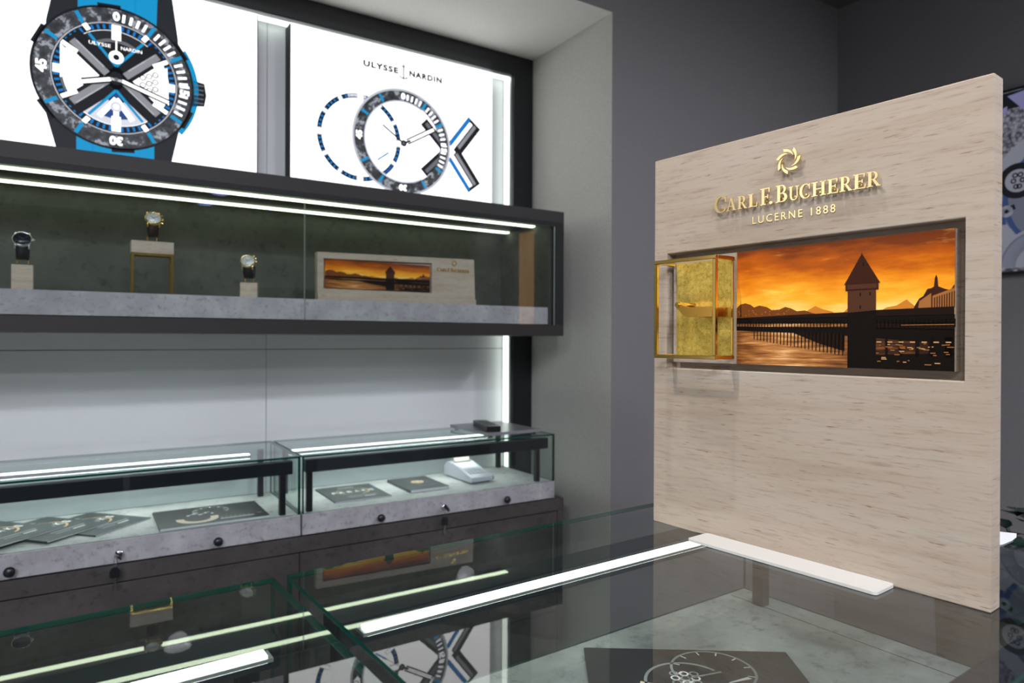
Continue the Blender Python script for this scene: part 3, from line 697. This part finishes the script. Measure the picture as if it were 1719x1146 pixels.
def stand(x, y, z0, w, d, h, legs, rz, label):
    o = thing('watch_stand', label, 'watch stand', (x, y, z0), rz, 'travertine watch stands in the wall shelf')
    zb = legs
    q = MB(); q.box(-w/2, w/2, -d/2, d/2, zb+.0002, zb+h, TRAV_S); blk = q.build('block', o, bevel=.0006)
    q = MB(); pr = Print(q, (0, -d/2, 0), (1, 0, 0), (0, 0, 1), (0, -1, 0), .0002)
    pr.ring(0, zb+h-.0155 if h > .03 else zb+h*.42, .0030, .0042, I_GOLD, n=20); q.build('emblem', blk)
    if legs:
        r = .0026
        for sx in (-1, 1):
            for sy in (-1, 1):
                q = MB(); q.box(sx*(w/2-.003)-r, sx*(w/2-.003)+r, sy*(d/2-.003)-r, sy*(d/2-.003)+r, 0, legs-.0053, GOLD); q.build('leg', o)
        q = MB()
        for sy in (-1, 1): q.box(-w/2+.0004, w/2-.0004, sy*(d/2-.003)-r, sy*(d/2-.003)+r, legs-.0052, legs, GOLD)
        for sx in (-1, 1): q.box(sx*(w/2-.003)-r, sx*(w/2-.003)+r, -d/2+.006, d/2-.006, legs-.0052, legs, GOLD)
        q.build('top_frame', o)
    for sx in (-1, 1):
        q = MB(); t_ = zb+h
        q.tube([(sx*.0098, 0, t_), (sx*.0098, 0, t_+.0125), (sx*.0098, -.004, t_+.0134), (sx*.0098, .010, t_+.0140)], .0013, GOLD, 8); q.build('holder_rod', o)
SILVD = pm('silver_dial', (.72, .74, .76), .35, .2); BLUD = pm('black_dial', (.012, .016, .024), .2)
ALLIG = pm('black_leather', (.008, .008, .010), .45); BRN = pm('dark_brown_leather', (.018, .010, .008), .45)
stand(-.0955, 1.80, 1.301, .038, .034, .053, 0, 0, 'tall travertine watch stand carrying the steel watch, leftmost in the shelf')
watch(-.0955, 1.80, 1.3650, 0, 'steel wristwatch with black dial and black strap, leftmost in the shelf', STEEL, BLUD, ALLIG)
stand(.1505, 1.80, 1.301, .088, .040, .028, .094, 0, 'wide travertine watch stand raised on four thin gold legs')
watch(.1520, 1.80, 1.4340, 0, 'rose gold chronograph with white dial on the raised gold-legged stand', GOLD, SILVD, BRN, True, .98)
stand(.3675, 1.80, 1.301, .040, .034, .037, 0, radians(-16), 'low travertine watch stand between the gold-legged stand and the sign')
watch(.3675, 1.80, 1.3490, radians(-24), 'gold chronograph turned to the left on the low stand', GOLD_B, SILVD, ALLIG, True, .98)

# ------------------------------------------------------------------ glass display cases
def display_case(name, label, cat, loc, rz, w, d, zt, zf, zb, bars, posts, led, group, front=False, topglass=G_CASE, T=.005, edge=EDGE, ledmat=LEDW, seam=None):
    o = thing(name, label, cat, loc, rz, group); z0 = loc[2]
    zt -= z0; zf -= z0; zb -= z0
    q = MB(); q.box(0, w, 0, d, zb, zf, CONC if front else CONC_F)
    if front:   # pale fascia, lighter deck
        q = MB(); q.box(0, w, 0, d, zb, zf-.001, CONC); q.build('base', o, bevel=.0006)
        q = MB(); q.box(.0004, w-.0004, .0004, d-.0004, zf-.001, zf, CONC_L); dk = q.build('deck', o)
    else:
        q.build('base', o, bevel=.0006)
        if seam:
            q = MB()
            q.box(seam-.0006, seam+.0006, .01, d-.01, zf, zf+.0002, BLACKM); q.build('deck_seam', o)
    e = .0003
    q = MB(); q.box(e, w-e, e, d-e, zt-T, zt, topglass, edge, 'z'); q.build('top_pane', o)
    for nm, a in (('front_pane', (e, w-e, e, e+T)), ('back_pane', (e, w-e, d-T-e, d-e))):
        q = MB(); q.box(*a, zf+.0002, zt-T-.0002, G_PANE, edge if front else EDGE2, 'y'); q.build(nm, o)
    for xa in (e, w-T-e):
        q = MB(); q.box(xa, xa+T, T+2*e, d-T-2*e, zf+.0002, zt-T-.0002, G_PANE, edge if front else EDGE2, 'x'); q.build('side_pane', o)
    for (xa, xb, ya, yb, za, zc) in bars:
        q = MB(); q.box(xa, xb, ya, yb, za-z0, zc-z0, NAVY); q.build('frame_bar', o, bevel=.002)
    for (px_, py_, r, ztop) in posts:
        q = MB(); q.box(px_-r, px_+r, py_-r, py_+r, zf+.0002, ztop-z0, BLACK); q.build('post', o, bevel=.0015)
    xa, xb, ya, yb, za, zc = led
    q = MB(); q.box(xa, xb, ya, yb, za-z0, zc-z0, ALU); hs = q.build('led_profile', o)
    q = MB(); q.box(xa+.004, xb-.004, ya+.0015, yb-.0015, zc-z0, zc-z0+.002, ledmat); q.box(xa+.004, xb-.004, ya+.001, yb-.001, za-z0-.0006, za-z0, LEDC if front else LEDG); q.build('led_strip', hs)
    return o
def knob(o, x, z):
    q = MB(); M = Matrix.Translation((x, 0, z)) @ Matrix.Rotation(pi/2, 4, 'X')
    q.lathe([(.003, .0), (.004, .006), (.0085, .008), (.0105, .012), (.0105, .016), (.007, .0195), (.001, .0205)], M, 24, BLACK); q.build('knob', o)
def lock(o, x, z):
    M = Matrix.Translation((x, 0, z)) @ Matrix.Rotation(pi/2, 4, 'X')
    q = MB(); q.lathe([(.0095, 0), (.0095, .007), (.0085, .009), (.004, .009)], M, 24, STEEL); lk = q.build('lock', o)
    q = MB()
    q.box(x-.0009, x+.0009, -.016, -.009, z-.005, z+.005, STEEL)
    pts = [(.011*cos(2*pi*i/24), .011*sin(2*pi*i/24)) for i in range(24)]
    q.prism(pts, -.0014, .0014, Matrix.Translation((x-.002, -.024, z+.002)) @ Matrix.Rotation(radians(62), 4, 'Y'), BLACK); q.build('key', lk)
    q = MB(); q.tube([(x-.008+.009*cos(2*pi*i/20)*.35, -.024+.006*cos(2*pi*i/20), z-.008+.011*sin(2*pi*i/20)) for i in range(21)], .0008, STEEL, 8)
    q.build('key_ring', lk)
    q = MB(); q.prism([(x-.0185, z-.045), (x-.0195, z-.030), (x-.014, z-.022), (x-.004, z-.022), (x+.001, z-.030), (x, z-.045)], .0225, .026, XZ, BLACK)
    q.prism([(x-.0115, z-.072), (x-.0115, z-.045), (x-.0065, z-.045), (x-.0065, z-.072)], .0235, .025, XZ, STEEL); q.build('spare_key', lk)
CGRP = 'glass display cases on the back cabinet'
def wall_case(x0, w, label, posts, ledx):
    o = display_case('glass_display_case', label, 'display case', (x0, 1.755, .697), 0, w, .308, .90, .750, .6972,
        [(.012, w-.016, .012, .034, .853, .887)], posts, (*ledx, .190, .214, .873, .882), CGRP, True)
    return o
c1 = wall_case(-.318, .8025, 'glass display case with fanned brochures, left one on the back cabinet',
    [(.022, .023, .0075, .853), (.762, .023, .0075, .853), (.022, .265, .0075, .884), (.762, .265, .0075, .884)], (.02, .722))
c2 = wall_case(.489, .796, 'glass display case holding the card terminal, right one on the back cabinet',
    [(.0235, .023, .0075, .853), (.743, .023, .0075, .853), (.0235, .265, .0065, .884), (.760, .285, .0075, .884)], (.012, .665))
for o, kx, lx in ((c1, (.204, .605), .401), (c2, (.208, .611), .403)):
    for x in kx: knob(o, x, .0185)
    lock(o, lx, .0205)
# back cabinet with drawers
o = thing('base_cabinet', 'dark laminate cabinet with drawers under the two back display cases', 'cabinet', (0, 1.9, 0))
q = MB(); q.box(NXL+.001, 1.319, 1.772, 2.074, 0, .655, BLACKM); q.build('carcass', o, world=True)
q = MB(); q.box(NXL+.001, 1.319, 1.7525, 2.074, .6555, .6935, CAB); q.build('top', o, world=True, bevel=.0006)
q = MB(); q.box(1.2955, 1.319, 1.7525, 1.7715, 0, .655, CAB); q.build('side_stile', o, world=True)
for xa, xb in ((-1.13, -.3225), (-.3205, .4805), (.4825, 1.2935)):
    for za, zb in ((.335, .6525), (.01, .332)):
        q = MB(); q.box(xa, xb, 1.7525, 1.7715, za, zb, CAB); q.build('drawer_front', o, world=True, bevel=.0006)

# counter cases in the foreground
CY = 0.0510
def cloc(x, y): return (.166+x*cos(CY)-y*sin(CY), .647+x*sin(CY)+y*cos(CY))
def counter_case(x0, label, base_label):
    D = .468
    p = cloc(x0, -D)
    o = display_case('glass_counter_case', label, 'display case', (p[0], p[1], .772), CY, .690, D, .98, .825, .7722,
        [(.018, .672, D-.083, D-.045, .935, .957), (.018, .672, .012, .045, .935, .957)],
        [(.030, D-.056, .007, .935), (.652, D-.056, .0085, .935), (.030, .030, .007, .935), (.652, .030, .0085, .935)],
        (.032, .66, D-.103, D-.087, .9505, .9535), 'glass counter cases in the foreground', False, G_TOP, .0036, EDGE, LEDW, .648)
    b = thing('counter_cabinet', base_label, 'cabinet', (p[0], p[1], 0), CY, 'dark cabinets under the counter cases')
    q = MB(); q.box(.006, .684, .006, D-.006, 0, .771, CAB); q.build('body', b)
    for xa, xb in ((.008, .343), (.347, .682)):
        q = MB(); q.box(xa, xb, -.010, .0055, .06, .765, CAB); q.build('door', b, bevel=.001)
    return o
counter_case(0, 'right glass counter case with the big travertine sign on top', 'dark cabinet under the right glass counter case')
counter_case(-.702, 'left glass counter case with empty top in the foreground', 'dark cabinet under the left glass counter case')

# ------------------------------------------------------------------ the big travertine counter sign
o = thing('counter_sign', 'tall travertine sign with gold lettering and sunset picture on the glass counter', 'sign', (.5927, .6055, .9802), radians(-85.0))
PW, PH, PT = .3518, .4362, .0203
q = MB(); r0, r1, s0, s1, dp = .0190, .3320, .1865, .3222, .0165
ou = [(0, 0), (PW, 0), (PW, PH), (0, PH)]; ho = [(r0, s0), (r1, s0), (r1, s1), (r0, s1)]
vs = [(x, 0, z) for x, z in ou]+[(x, 0, z) for x, z in ho]+[(x, dp, z) for x, z in ho]+[(x, PT, z) for x, z in ou]
q.add(vs, fs, TRAV); q.build('board', o, bevel=.0009)
q = MB(); q.box(.0258, .3234, .004, .0164, .1938, .3152, TRAV); q.build('inset_panel', o, bevel=.0004)
px0, px1, pz0, pz1 = .1128, .3233, .1940, .3150
q = MB(); q.box(px0, px1, .0028, .004, pz0, pz1, sunset_mat('sunset_print', px0, pz0, px1-px0, pz1-pz0, .42))
sunset(Print(q, (0, .0028, 0), (1, 0, 0), (0, 0, 1), (0, -1, 0), .00006), px0, pz0, px1-px0, pz1-pz0)
q.build('picture', o)
q = MB(); q.box(.0320, .1085, .0022, .004, .2015, .3090, LEAF); q.build('gold_plate', o)
# open gold box frame
fr = .0021
xa, xb, za, zb, ya, yb = .0285, .1085, .2010, .3085, -.030, .002
q = MB()
for z in (za, zb): q.box(xa-fr, xb+fr, ya-fr, ya+fr, z-fr, z+fr, GOLD)
for x in (xa, xb): q.box(x-fr, x+fr, ya-fr, ya+fr, za+fr, zb-fr, GOLD)
for x in (xa, xb):
    for z in (za, zb): q.box(x-fr, x+fr, ya+fr, yb, z-fr, z+fr, GOLD)
q.box(xb-fr*.6, xb+fr*.6, yb-.002, yb+.0002, za+fr, zb-fr, GOLD)
q.build('gold_frame', o, bevel=.0005)
q = MB()
prof = [(.0550, .2580), (.0570, .2618), (.0605, .2618), (.0640, .2585), (.0690, .2562), (.0760, .2556), (.1040, .2556), (.1040, .2450), (.0720, .2450), (.0650, .2475), (.0600, .2530), (.0565, .2550)]
for a, c in ((.0215, .0290), (.0010, .0085)): q.prism(prof, a, c, XZ, GOLD_D, True)
q.cyl((.0582, .0022, .2590), (.0582, -.031, .2590), .0026, None, 14, GOLD); q.cyl((.085, .0022, .2505), (.085, -.0235, .2505), .0022, None, 12, GOLD_D)
q.build('watch_holder', o, bevel=.0005)
q = MB(); emblem(q, .1772, .4000, .0125, .0035, .0065, GOLD_B); q.cyl((.1772+.009, 0, .4), (.1772+.009, -.0035, .4), .0015, None, 8, GOLD); q.cyl((.1772-.009, 0, .4), (.1772-.009, -.0035, .4), .0015, None, 8, GOLD); q.build('emblem', o, bevel=.0004)
for ch, a, c, big in WORDS:
    q = MB(); z = .3597
    letter(q, ch, a, c, z, .0172 if big else .0137, .0028, .0056, GOLD_B)
    q.cyl(((a+c)/2, 0, z+.004 if ch != '.' else z+.0015), ((a+c)/2, -.003, z+.004 if ch != '.' else z+.0015), .0009, None, 8, GOLD)
    q.build('raised_letter', o)
q = MB(); vs2, fs2 = text_mesh('LUCERNE 1888', 1.3, .0)
vv = [(.1337+.0890*x, z_) for x, z_ in [(x, .3425+.0078*y) for x, y in vs2]]
n2 = len(vv)
q.add([(x, -.0010, z_) for x, z_ in vv], [f for f in fs2], GOLD_B)
edges = {}
for f in fs2:
    for i in range(len(f)):
        e = (f[i], f[(i+1) % len(f)]); edges[e] = 1
side = [e for e in edges if (e[1], e[0]) not in edges]
q.add([(x, -.0010, z_) for x, z_ in vv]+[(x, 0, z_) for x, z_ in vv], [[a, b_, b_+n2, a+n2] for a, b_ in side], GOLD_B)
q.build('small_lettering', o)
q = MB(); rr = .006
def rrect(x0, x1, y0, y1, r): 
    out = []
    for cx_, cy_, a0 in ((x1-r, y1-r, 0), (x0+r, y1-r, 90), (x0+r, y0+r, 180), (x1-r, y0+r, 270)):
        out += [(cx_+r*cos(radians(a0+15*i)), cy_+r*sin(radians(a0+15*i))) for i in range(7)]
    return out
q.prism(rrect(.078, .2785, -.0360, -.0002, .004), .0003, .0030, Matrix.Identity(4), WHITE); q.build('foot_plate', o, bevel=.0006)

# white card lying behind the sign, its tip over the counter edge
q = MB(); pts = [(.9040, .3445), (.888, .3385), (.869, .3355), (.845, .3345), (.80, .340), (.755, .358), (.735, .40), (.75, .44), (.80, .455), (.85, .42), (.885, .375)]
q.prism(pts, .9804, .9812, Matrix.Identity(4), WPAPER)
tag(q.build('white_card'), 'white curved card lying on the glass counter behind the travertine sign', 'card')

# ------------------------------------------------------------------ brochures
def booklet(x, y, z, rz, w, h, th, label, group, cover=I_DARK):
    o = thing('brochure', label, 'brochure', (x, y, z), rz, group)
    q = MB(); q.box(-w/2+.0006, w/2-.0006, -h/2+.0006, h/2-.0006, .0003, th-.0004, PAGES); q.build('pages', o)
    q = MB(); q.box(-w/2, w/2, -h/2, h/2, th-.0004, th, cover); q.box(-w/2, w/2, -h/2, h/2, 0, .0003, cover)
    q.box(-w/2, -w/2+.0006, -h/2, h/2, .0003, th-.0004, cover)
    pr = Print(q, (0, 0, th), (1, 0, 0), (0, 1, 0), (0, 0, 1))
    return o, q, pr
def freaks(x, y, z, rz, label, group='dark brochures in the back display cases'):
    o, q, pr = booklet(x, y, z, rz, .164, .188, .0034, label, group)
    pr.ring(.005, .012, .043, .048, I_GOLD, -70, 40, 22, .9); pr.ring(.005, .012, .0455, .048, I_GOLD, 40, 250, 30, .9); pr.up()
    vs_ = 'FREAKS'
    for i, ch in enumerate(vs_): pr.text(ch, -.058+.0222*i, 0, .0135, .021, I_WHITE, 0, 1, .03)
    pr.rect(0, .068, .05, .012, I_GREY); pr.rect(.012, -.046, .088, .006, I_GREY); pr.rect(.030, -.060, .032, .005, I_WHITE); pr.rect(-.012, -.060, .038, .005, I_GREY)
    q.build('cover', o)
freaks(.0355, 1.924, .7502, radians(42.7), 'dark brochure, rightmost of the fanned three in the left back case')
freaks(-.0545, 1.912, .7538, radians(42.7), 'dark brochure, middle one of the fanned three')
freaks(-.148, 1.906, .7574, radians(42.7), 'dark brochure, leftmost and uppermost of the fanned three')
freaks(.680, 1.918, .7502, radians(-.5), 'dark FREAKS brochure beside the black post in the right back case')
o, q, pr = booklet(.289, 1.860, .7502, 0, .247, .180, .0060, 'dark landscape brochure with gold dial, right of the fanned three', 'dark brochures in the back display cases', I_BLACK)
pr.ring(-.035, -.030, .030, .048, I_CREAM, 170, 372, 40, 1.0); pr.ring(.005, .035, .040, .043, I_GREY, -40, 220, 40); pr.up()
for k in range(7):
    a = radians(-20+35*k); pr.line(.005+.032*cos(a), .035+.032*sin(a), .005+.041*cos(a), .035+.041*sin(a), .003, I_WHITE)
for k in range(9): pr.rect(-.052+.007*k, .005+.006*((k*5) % 4), .006, .008, I_GREY if k % 2 else I_WHITE, .4*k)
for k in range(7): pr.rect(.018+.0105*k, -.048, .0045, .006, I_GREY)
pr.rect(.052, -.062, .078, .005, I_WHITE); pr.rect(.108, -.047, .012, .008, I_GREY)
q.build('cover', o)
o, q, pr = booklet(.886, 1.919, .7502, radians(0), .126, .178, .0085, 'thick dark booklet with small gold emblem beside the card terminal', 'dark brochures in the back display cases', pm('ink_slate', (.05, .055, .062), .35))
pr.ring(.004, .012, .012, .020, I_GOLD, n=26); pr.ring(.004, .012, .040, .0412, I_GREY, 20, 160, 30); pr.ring(.004, .012, .030, .031, I_GREY, n=40); pr.up()
pr.rect(.004, .012, .034, .004, I_CREAM); pr.rect(.004, .012, .006, .020, I_CREAM); pr.rect(.012, -.045, .05, .004, I_GREY)
q.build('cover', o)
# brochure inside the foreground counter case
d = Vector((.714-.518, .509-.646)); ang = atan2(d.y, d.x); u_ = d.normalized(); v_ = Vector((-u_.y, u_.x))
c_ = Vector((.518, .646))+u_*.12-v_*.09
o, q, pr = booklet(c_.x, c_.y, .8252, ang, .240, .180, .0030, 'black brochure with printed watch dial inside the right counter case', None, I_BLACK)
pr.ring(.022, .040, .0445, .0475, I_GREY, n=60)
for k in range(12):
    a = radians(30*k+12); pr.line(.022+.037*cos(a), .040+.037*sin(a), .022+.0445*cos(a), .040+.0445*sin(a), .0016, I_WHITE)
pr.ring(-.012, .010, .044, .0475, I_GREY, 40, 200, 40); pr.ring(-.020, .0, .020, .045, I_CREAM, 165, 340, 40); pr.up()
pr.ring(-.020, .0, .023, .026, I_BLACK, 165, 340, 40)
for k in range(24):
    a = radians(165+7.3*k); pr.line(-.020+.027*cos(a), .027*sin(a), -.020+.044*cos(a), .044*sin(a), .0009, I_BLACK)
pr.up()
for k in range(9): pr.ring(-.024+.011*(k % 3), .010+.010*(k//3), .0035, .0055, I_WHITE if k % 2 else I_GREY, n=14)
pr.poly([(.030, .010), (.060, .022), (.056, .026), (.034, .014)], I_WHITE); pr.line(-.01, .02, .03, .036, .003, I_GREY)
q.build('cover', o)

# ------------------------------------------------------------------ card terminal, grey box, remote
o = thing('card_terminal', 'pale grey card terminal with paper roll in the right back case', 'card terminal', (1.068, 1.93, .7502), radians(2))
q = MB(); L, w = .176, .078
side = [(-L/2, .004), (-L/2, .018), (-L/2+.03, .026), (L/2-.055, .049), (L/2-.02, .050), (L/2, .034), (L/2, .004)]
MZ = Matrix(((0, 0, 1, 0), (1, 0, 0, 0), (0, 1, 0, 0), (0, 0, 0, 1)))
q.prism(side, -w/2, w/2, MZ, pm('terminal_grey', (.46, .48, .54), .35)); q.build('housing', o, bevel=.005, seg=3)
q = MB(); q.prism([(-L/2+.012, .0), (-L/2+.012, .0045), (L/2-.006, .0045), (L/2-.006, .0)], -w/2+.005, w/2-.005, MZ, BLACKM); q.build('foot', o)
sl = (.049-.026)/(L-.085)
def onslope(y): return .0263+sl*(y+L/2-.03)
q = MB()
def quad(mb, x0, x1, y0, y1, lift, mat): mb.add([(x0, y0, onslope(y0)+lift), (x1, y0, onslope(y0)+lift), (x1, y1, onslope(y1)+lift), (x0, y1, onslope(y1)+lift)], [[0, 1, 2, 3]], mat)
quad(q, -.030, .030, -.016, .020, .0004, pm('terminal_screen', (.75, .80, .88), .08, 0, .8)); q.build('screen', o)
for r_ in range(3):
    for c3 in range(4):
        q = MB(); x = -.027+.0145*c3; y = -.058+.0125*r_
        z_ = onslope(y+.005); q.box(x, x+.0115, y, y+.0085, z_-.003, z_+.0016, pm('terminal_key', (.55, .58, .66), .4) if 'terminal_key' not in MATS else MATS['terminal_key']); q.build('key', o, bevel=.001)
q = MB(); q.box(-.030, .030, .032, .044, .047, .0503, BLACKM); q.build('paper_slot', o)
q = MB(); q.prism([(.036, .048), (.037, .048), (.043, .062), (.058, .065), (.058, .066), (.042, .063)], -.028, .028, MZ, pm('receipt_paper', (.78, .74, .62), .7)); q.build('receipt', o)
q = MB(); q.cyl((w/2-.002, -L/2+.012, .012), (w/2+.007, -L/2+.012, .012), .006, None, 12, BLACKM); q.build('plug', o)

o = thing('grey_box', 'flat grey device lying on the right back display case under the remote', 'device', (1.15, 1.90, .9003))
q = MB(); q.box(1.057, 1.252, 1.785, 2.035, .9045, .914, pm('device_grey', (.22, .22, .24), .3)); q.build('body', o, world=True, bevel=.001)
for x in (1.075, 1.235):
    for y in (1.80, 2.02): q = MB(); q.cyl((x, y, .9003), (x, y, .9045), .007, None, 12, BLACKM); q.build('rubber_foot', o, world=True)
d = Vector((1.118-1.064, 1.975-1.765)); ang = atan2(d.y, d.x)-pi/2
o = thing('remote_control', 'black remote control lying on the flat grey device', 'remote control', (1.110, 1.885, .9142), ang)
q = MB(); q.prism(rrect(-.023, .023, -.088, .088, .010), 0, .017, Matrix.Identity(4), pm('remote_black', (.008, .008, .009), .35)); bdy = q.build('body', o, bevel=.005, seg=3)
BTN = pm('remote_button', (.10, .10, .11), .4)
for r_ in range(5):
    for c3 in range(3):
        q = MB(); q.cyl((-.011+.011*c3, -.045+.021*r_, .017), (-.011+.011*c3, -.045+.021*r_, .0186), .0036, None, 10, BTN); q.build('button', o)

# ------------------------------------------------------------------ wall screen, plant
o = thing('wall_screen', 'lit wall screen showing a watch movement in close-up on the right wall', 'screen', (RX, .7, 1.42))
q = MB(); q.box(RX-.028, RX-.0005, .17, 1.25, 1.4205, 2.030, BLACKM); q.build('housing', o, world=True)
q = MB()
m, t, b = newmat('screen_knurled'); v = coords(t, world=True); b.inputs['Base Color'].default_value = (0, 0, 0, 1)
vo = nd(t, 'ShaderNodeTexVoronoi', Scale=85.0); t.links.new(v, vo.inputs['Vector'])
t.links.new(ramp(t, vo.outputs['Distance'], [(.1, (.23, .23, .28)), (.55, (.10, .10, .13)), (.8, (.03, .03, .04))]), b.inputs['Emission Color']); b.inputs['Emission Strength'].default_value = 1.0
q.box(RX-.030, RX-.0282, .179, 1.242, 1.4295, 2.0205, m)
pr = Print(q, (RX-.030, 0, 1.2*(1-PS)), (0, -PS, 0), (0, 0, PS), (-1, 0, 0), .0003)
SC_B = em('screen_black', (.008, .009, .013)); SC_S = em('screen_silver', (.19, .20, .24)); SC_D = em('screen_slate', (.10, .11, .15)); SC_BL = em('screen_blue', (.03, .05, .13)); SC_P = em('screen_violet', (.16, .16, .30))
pr.poly([(-1.16, 1.966), (-.17, 1.966), (-.17, 1.90), (-.95, 1.915), (-.99, 1.88), (-1.16, 1.86)], SC_B); pr.up()
pr.poly([(-.955, 1.955), (-.88, 1.965), (-.88, 1.90), (-.91, 1.90)], SC_P); pr.poly([(-.985, 1.915), (-.955, 1.925), (-.955, 1.905), (-.98, 1.90)], SC_P)
pr.ring(-.80, 1.63, .165, .215, SC_S, n=60); pr.ring(-.80, 1.63, .150, .168, SC_BL, n=60); pr.disc(-.80, 1.63, .152, SC_D, 48); pr.up()
pr.ring(-.925, 1.690, .0, .054, SC_B, n=40); pr.up(); pr.ring(-.925, 1.69, .0, .035, SC_S, n=30); pr.up()
for k in range(7): pr.ring(-.925+.012*cos(k), 1.69+.02*sin(2.1*k), .004, .008, SC_B, n=14)
pr.ring(-.955, 1.60, .006, .018, SC_S, n=20); pr.poly([(-.98, 1.58), (-.93, 1.605), (-.935, 1.62), (-.985, 1.60)], SC_B); pr.poly([(-.99, 1.65), (-.97, 1.66), (-.955, 1.56), (-.99, 1.56)], SC_BL)
pr.poly([(-.88+.1*cos(radians(a)), 1.425+.115*sin(radians(a))) for a in range(0, 181, 6)], SC_S); pr.up()
for k in range(60):
    a = radians(3*k+1.5); pr.line(-.88+.05*cos(a), 1.427+.058*sin(a), -.88+.085*cos(a), 1.427+.10*sin(a), .0026, SC_D)
pr.ring(-.88, 1.425, .086, .092, SC_D, 1, 179, n=40, ky=1.15)
q.build('picture', o, world=True)

o = thing('potted_plant', 'dark green leafy plant in a planter behind the counter', 'plant', (1.56, .56, 0))
q = MB(); q.lathe([(.11, 0), (.14, .02), (.17, .70), (.16, .70), (.15, .67), (.0, .67)], Matrix.Identity(4), 32, pm('planter_brown', (.035, .031, .028), .6)); q.build('planter', o)
LEAFM = pm('dark_green_leaf', (.006, .024, .018), .4)
q = MB(); q2 = MB(); r3 = random.Random(3)
for i in range(170):
    a = 2*pi*r3.random(); rad = .02+.16*r3.random()**.7; z = .72+.145*r3.random()*(1-.35*(rad/.18)**2)
    p = Vector((rad*cos(a), rad*sin(a), z)); dirv = Vector((cos(a), sin(a), .5*r3.random()-.1)).normalized(); L2 = .06+.04*r3.random()
    s_ = dirv.cross(Vector((0, 0, 1))).normalized(); up_ = s_.cross(dirv)
    rows = []
    for f, wd in ((0, .004), (.25, .020), (.5, .026), (.75, .018), (1, .001)):
        c = p+dirv*L2*f-up_*.018*f*f
        rows.append((c-s_*wd+up_*.004, c, c+s_*wd+up_*.004))
    vs = [x for r_ in rows for x in r_]
    q.add(vs, [[3*j+k, 3*j+k+1, 3*j+k+4, 3*j+k+3] for j in range(4) for k in range(2)], LEAFM, True)
    if i % 3 == 0: q2.tube([(0.3*p.x, .3*p.y, .67), (.6*p.x, .6*p.y, .67+.6*(z-.67)), tuple(p)], .003, LEAFM, 6)
q2.build('stems', o); q.build('foliage', o)
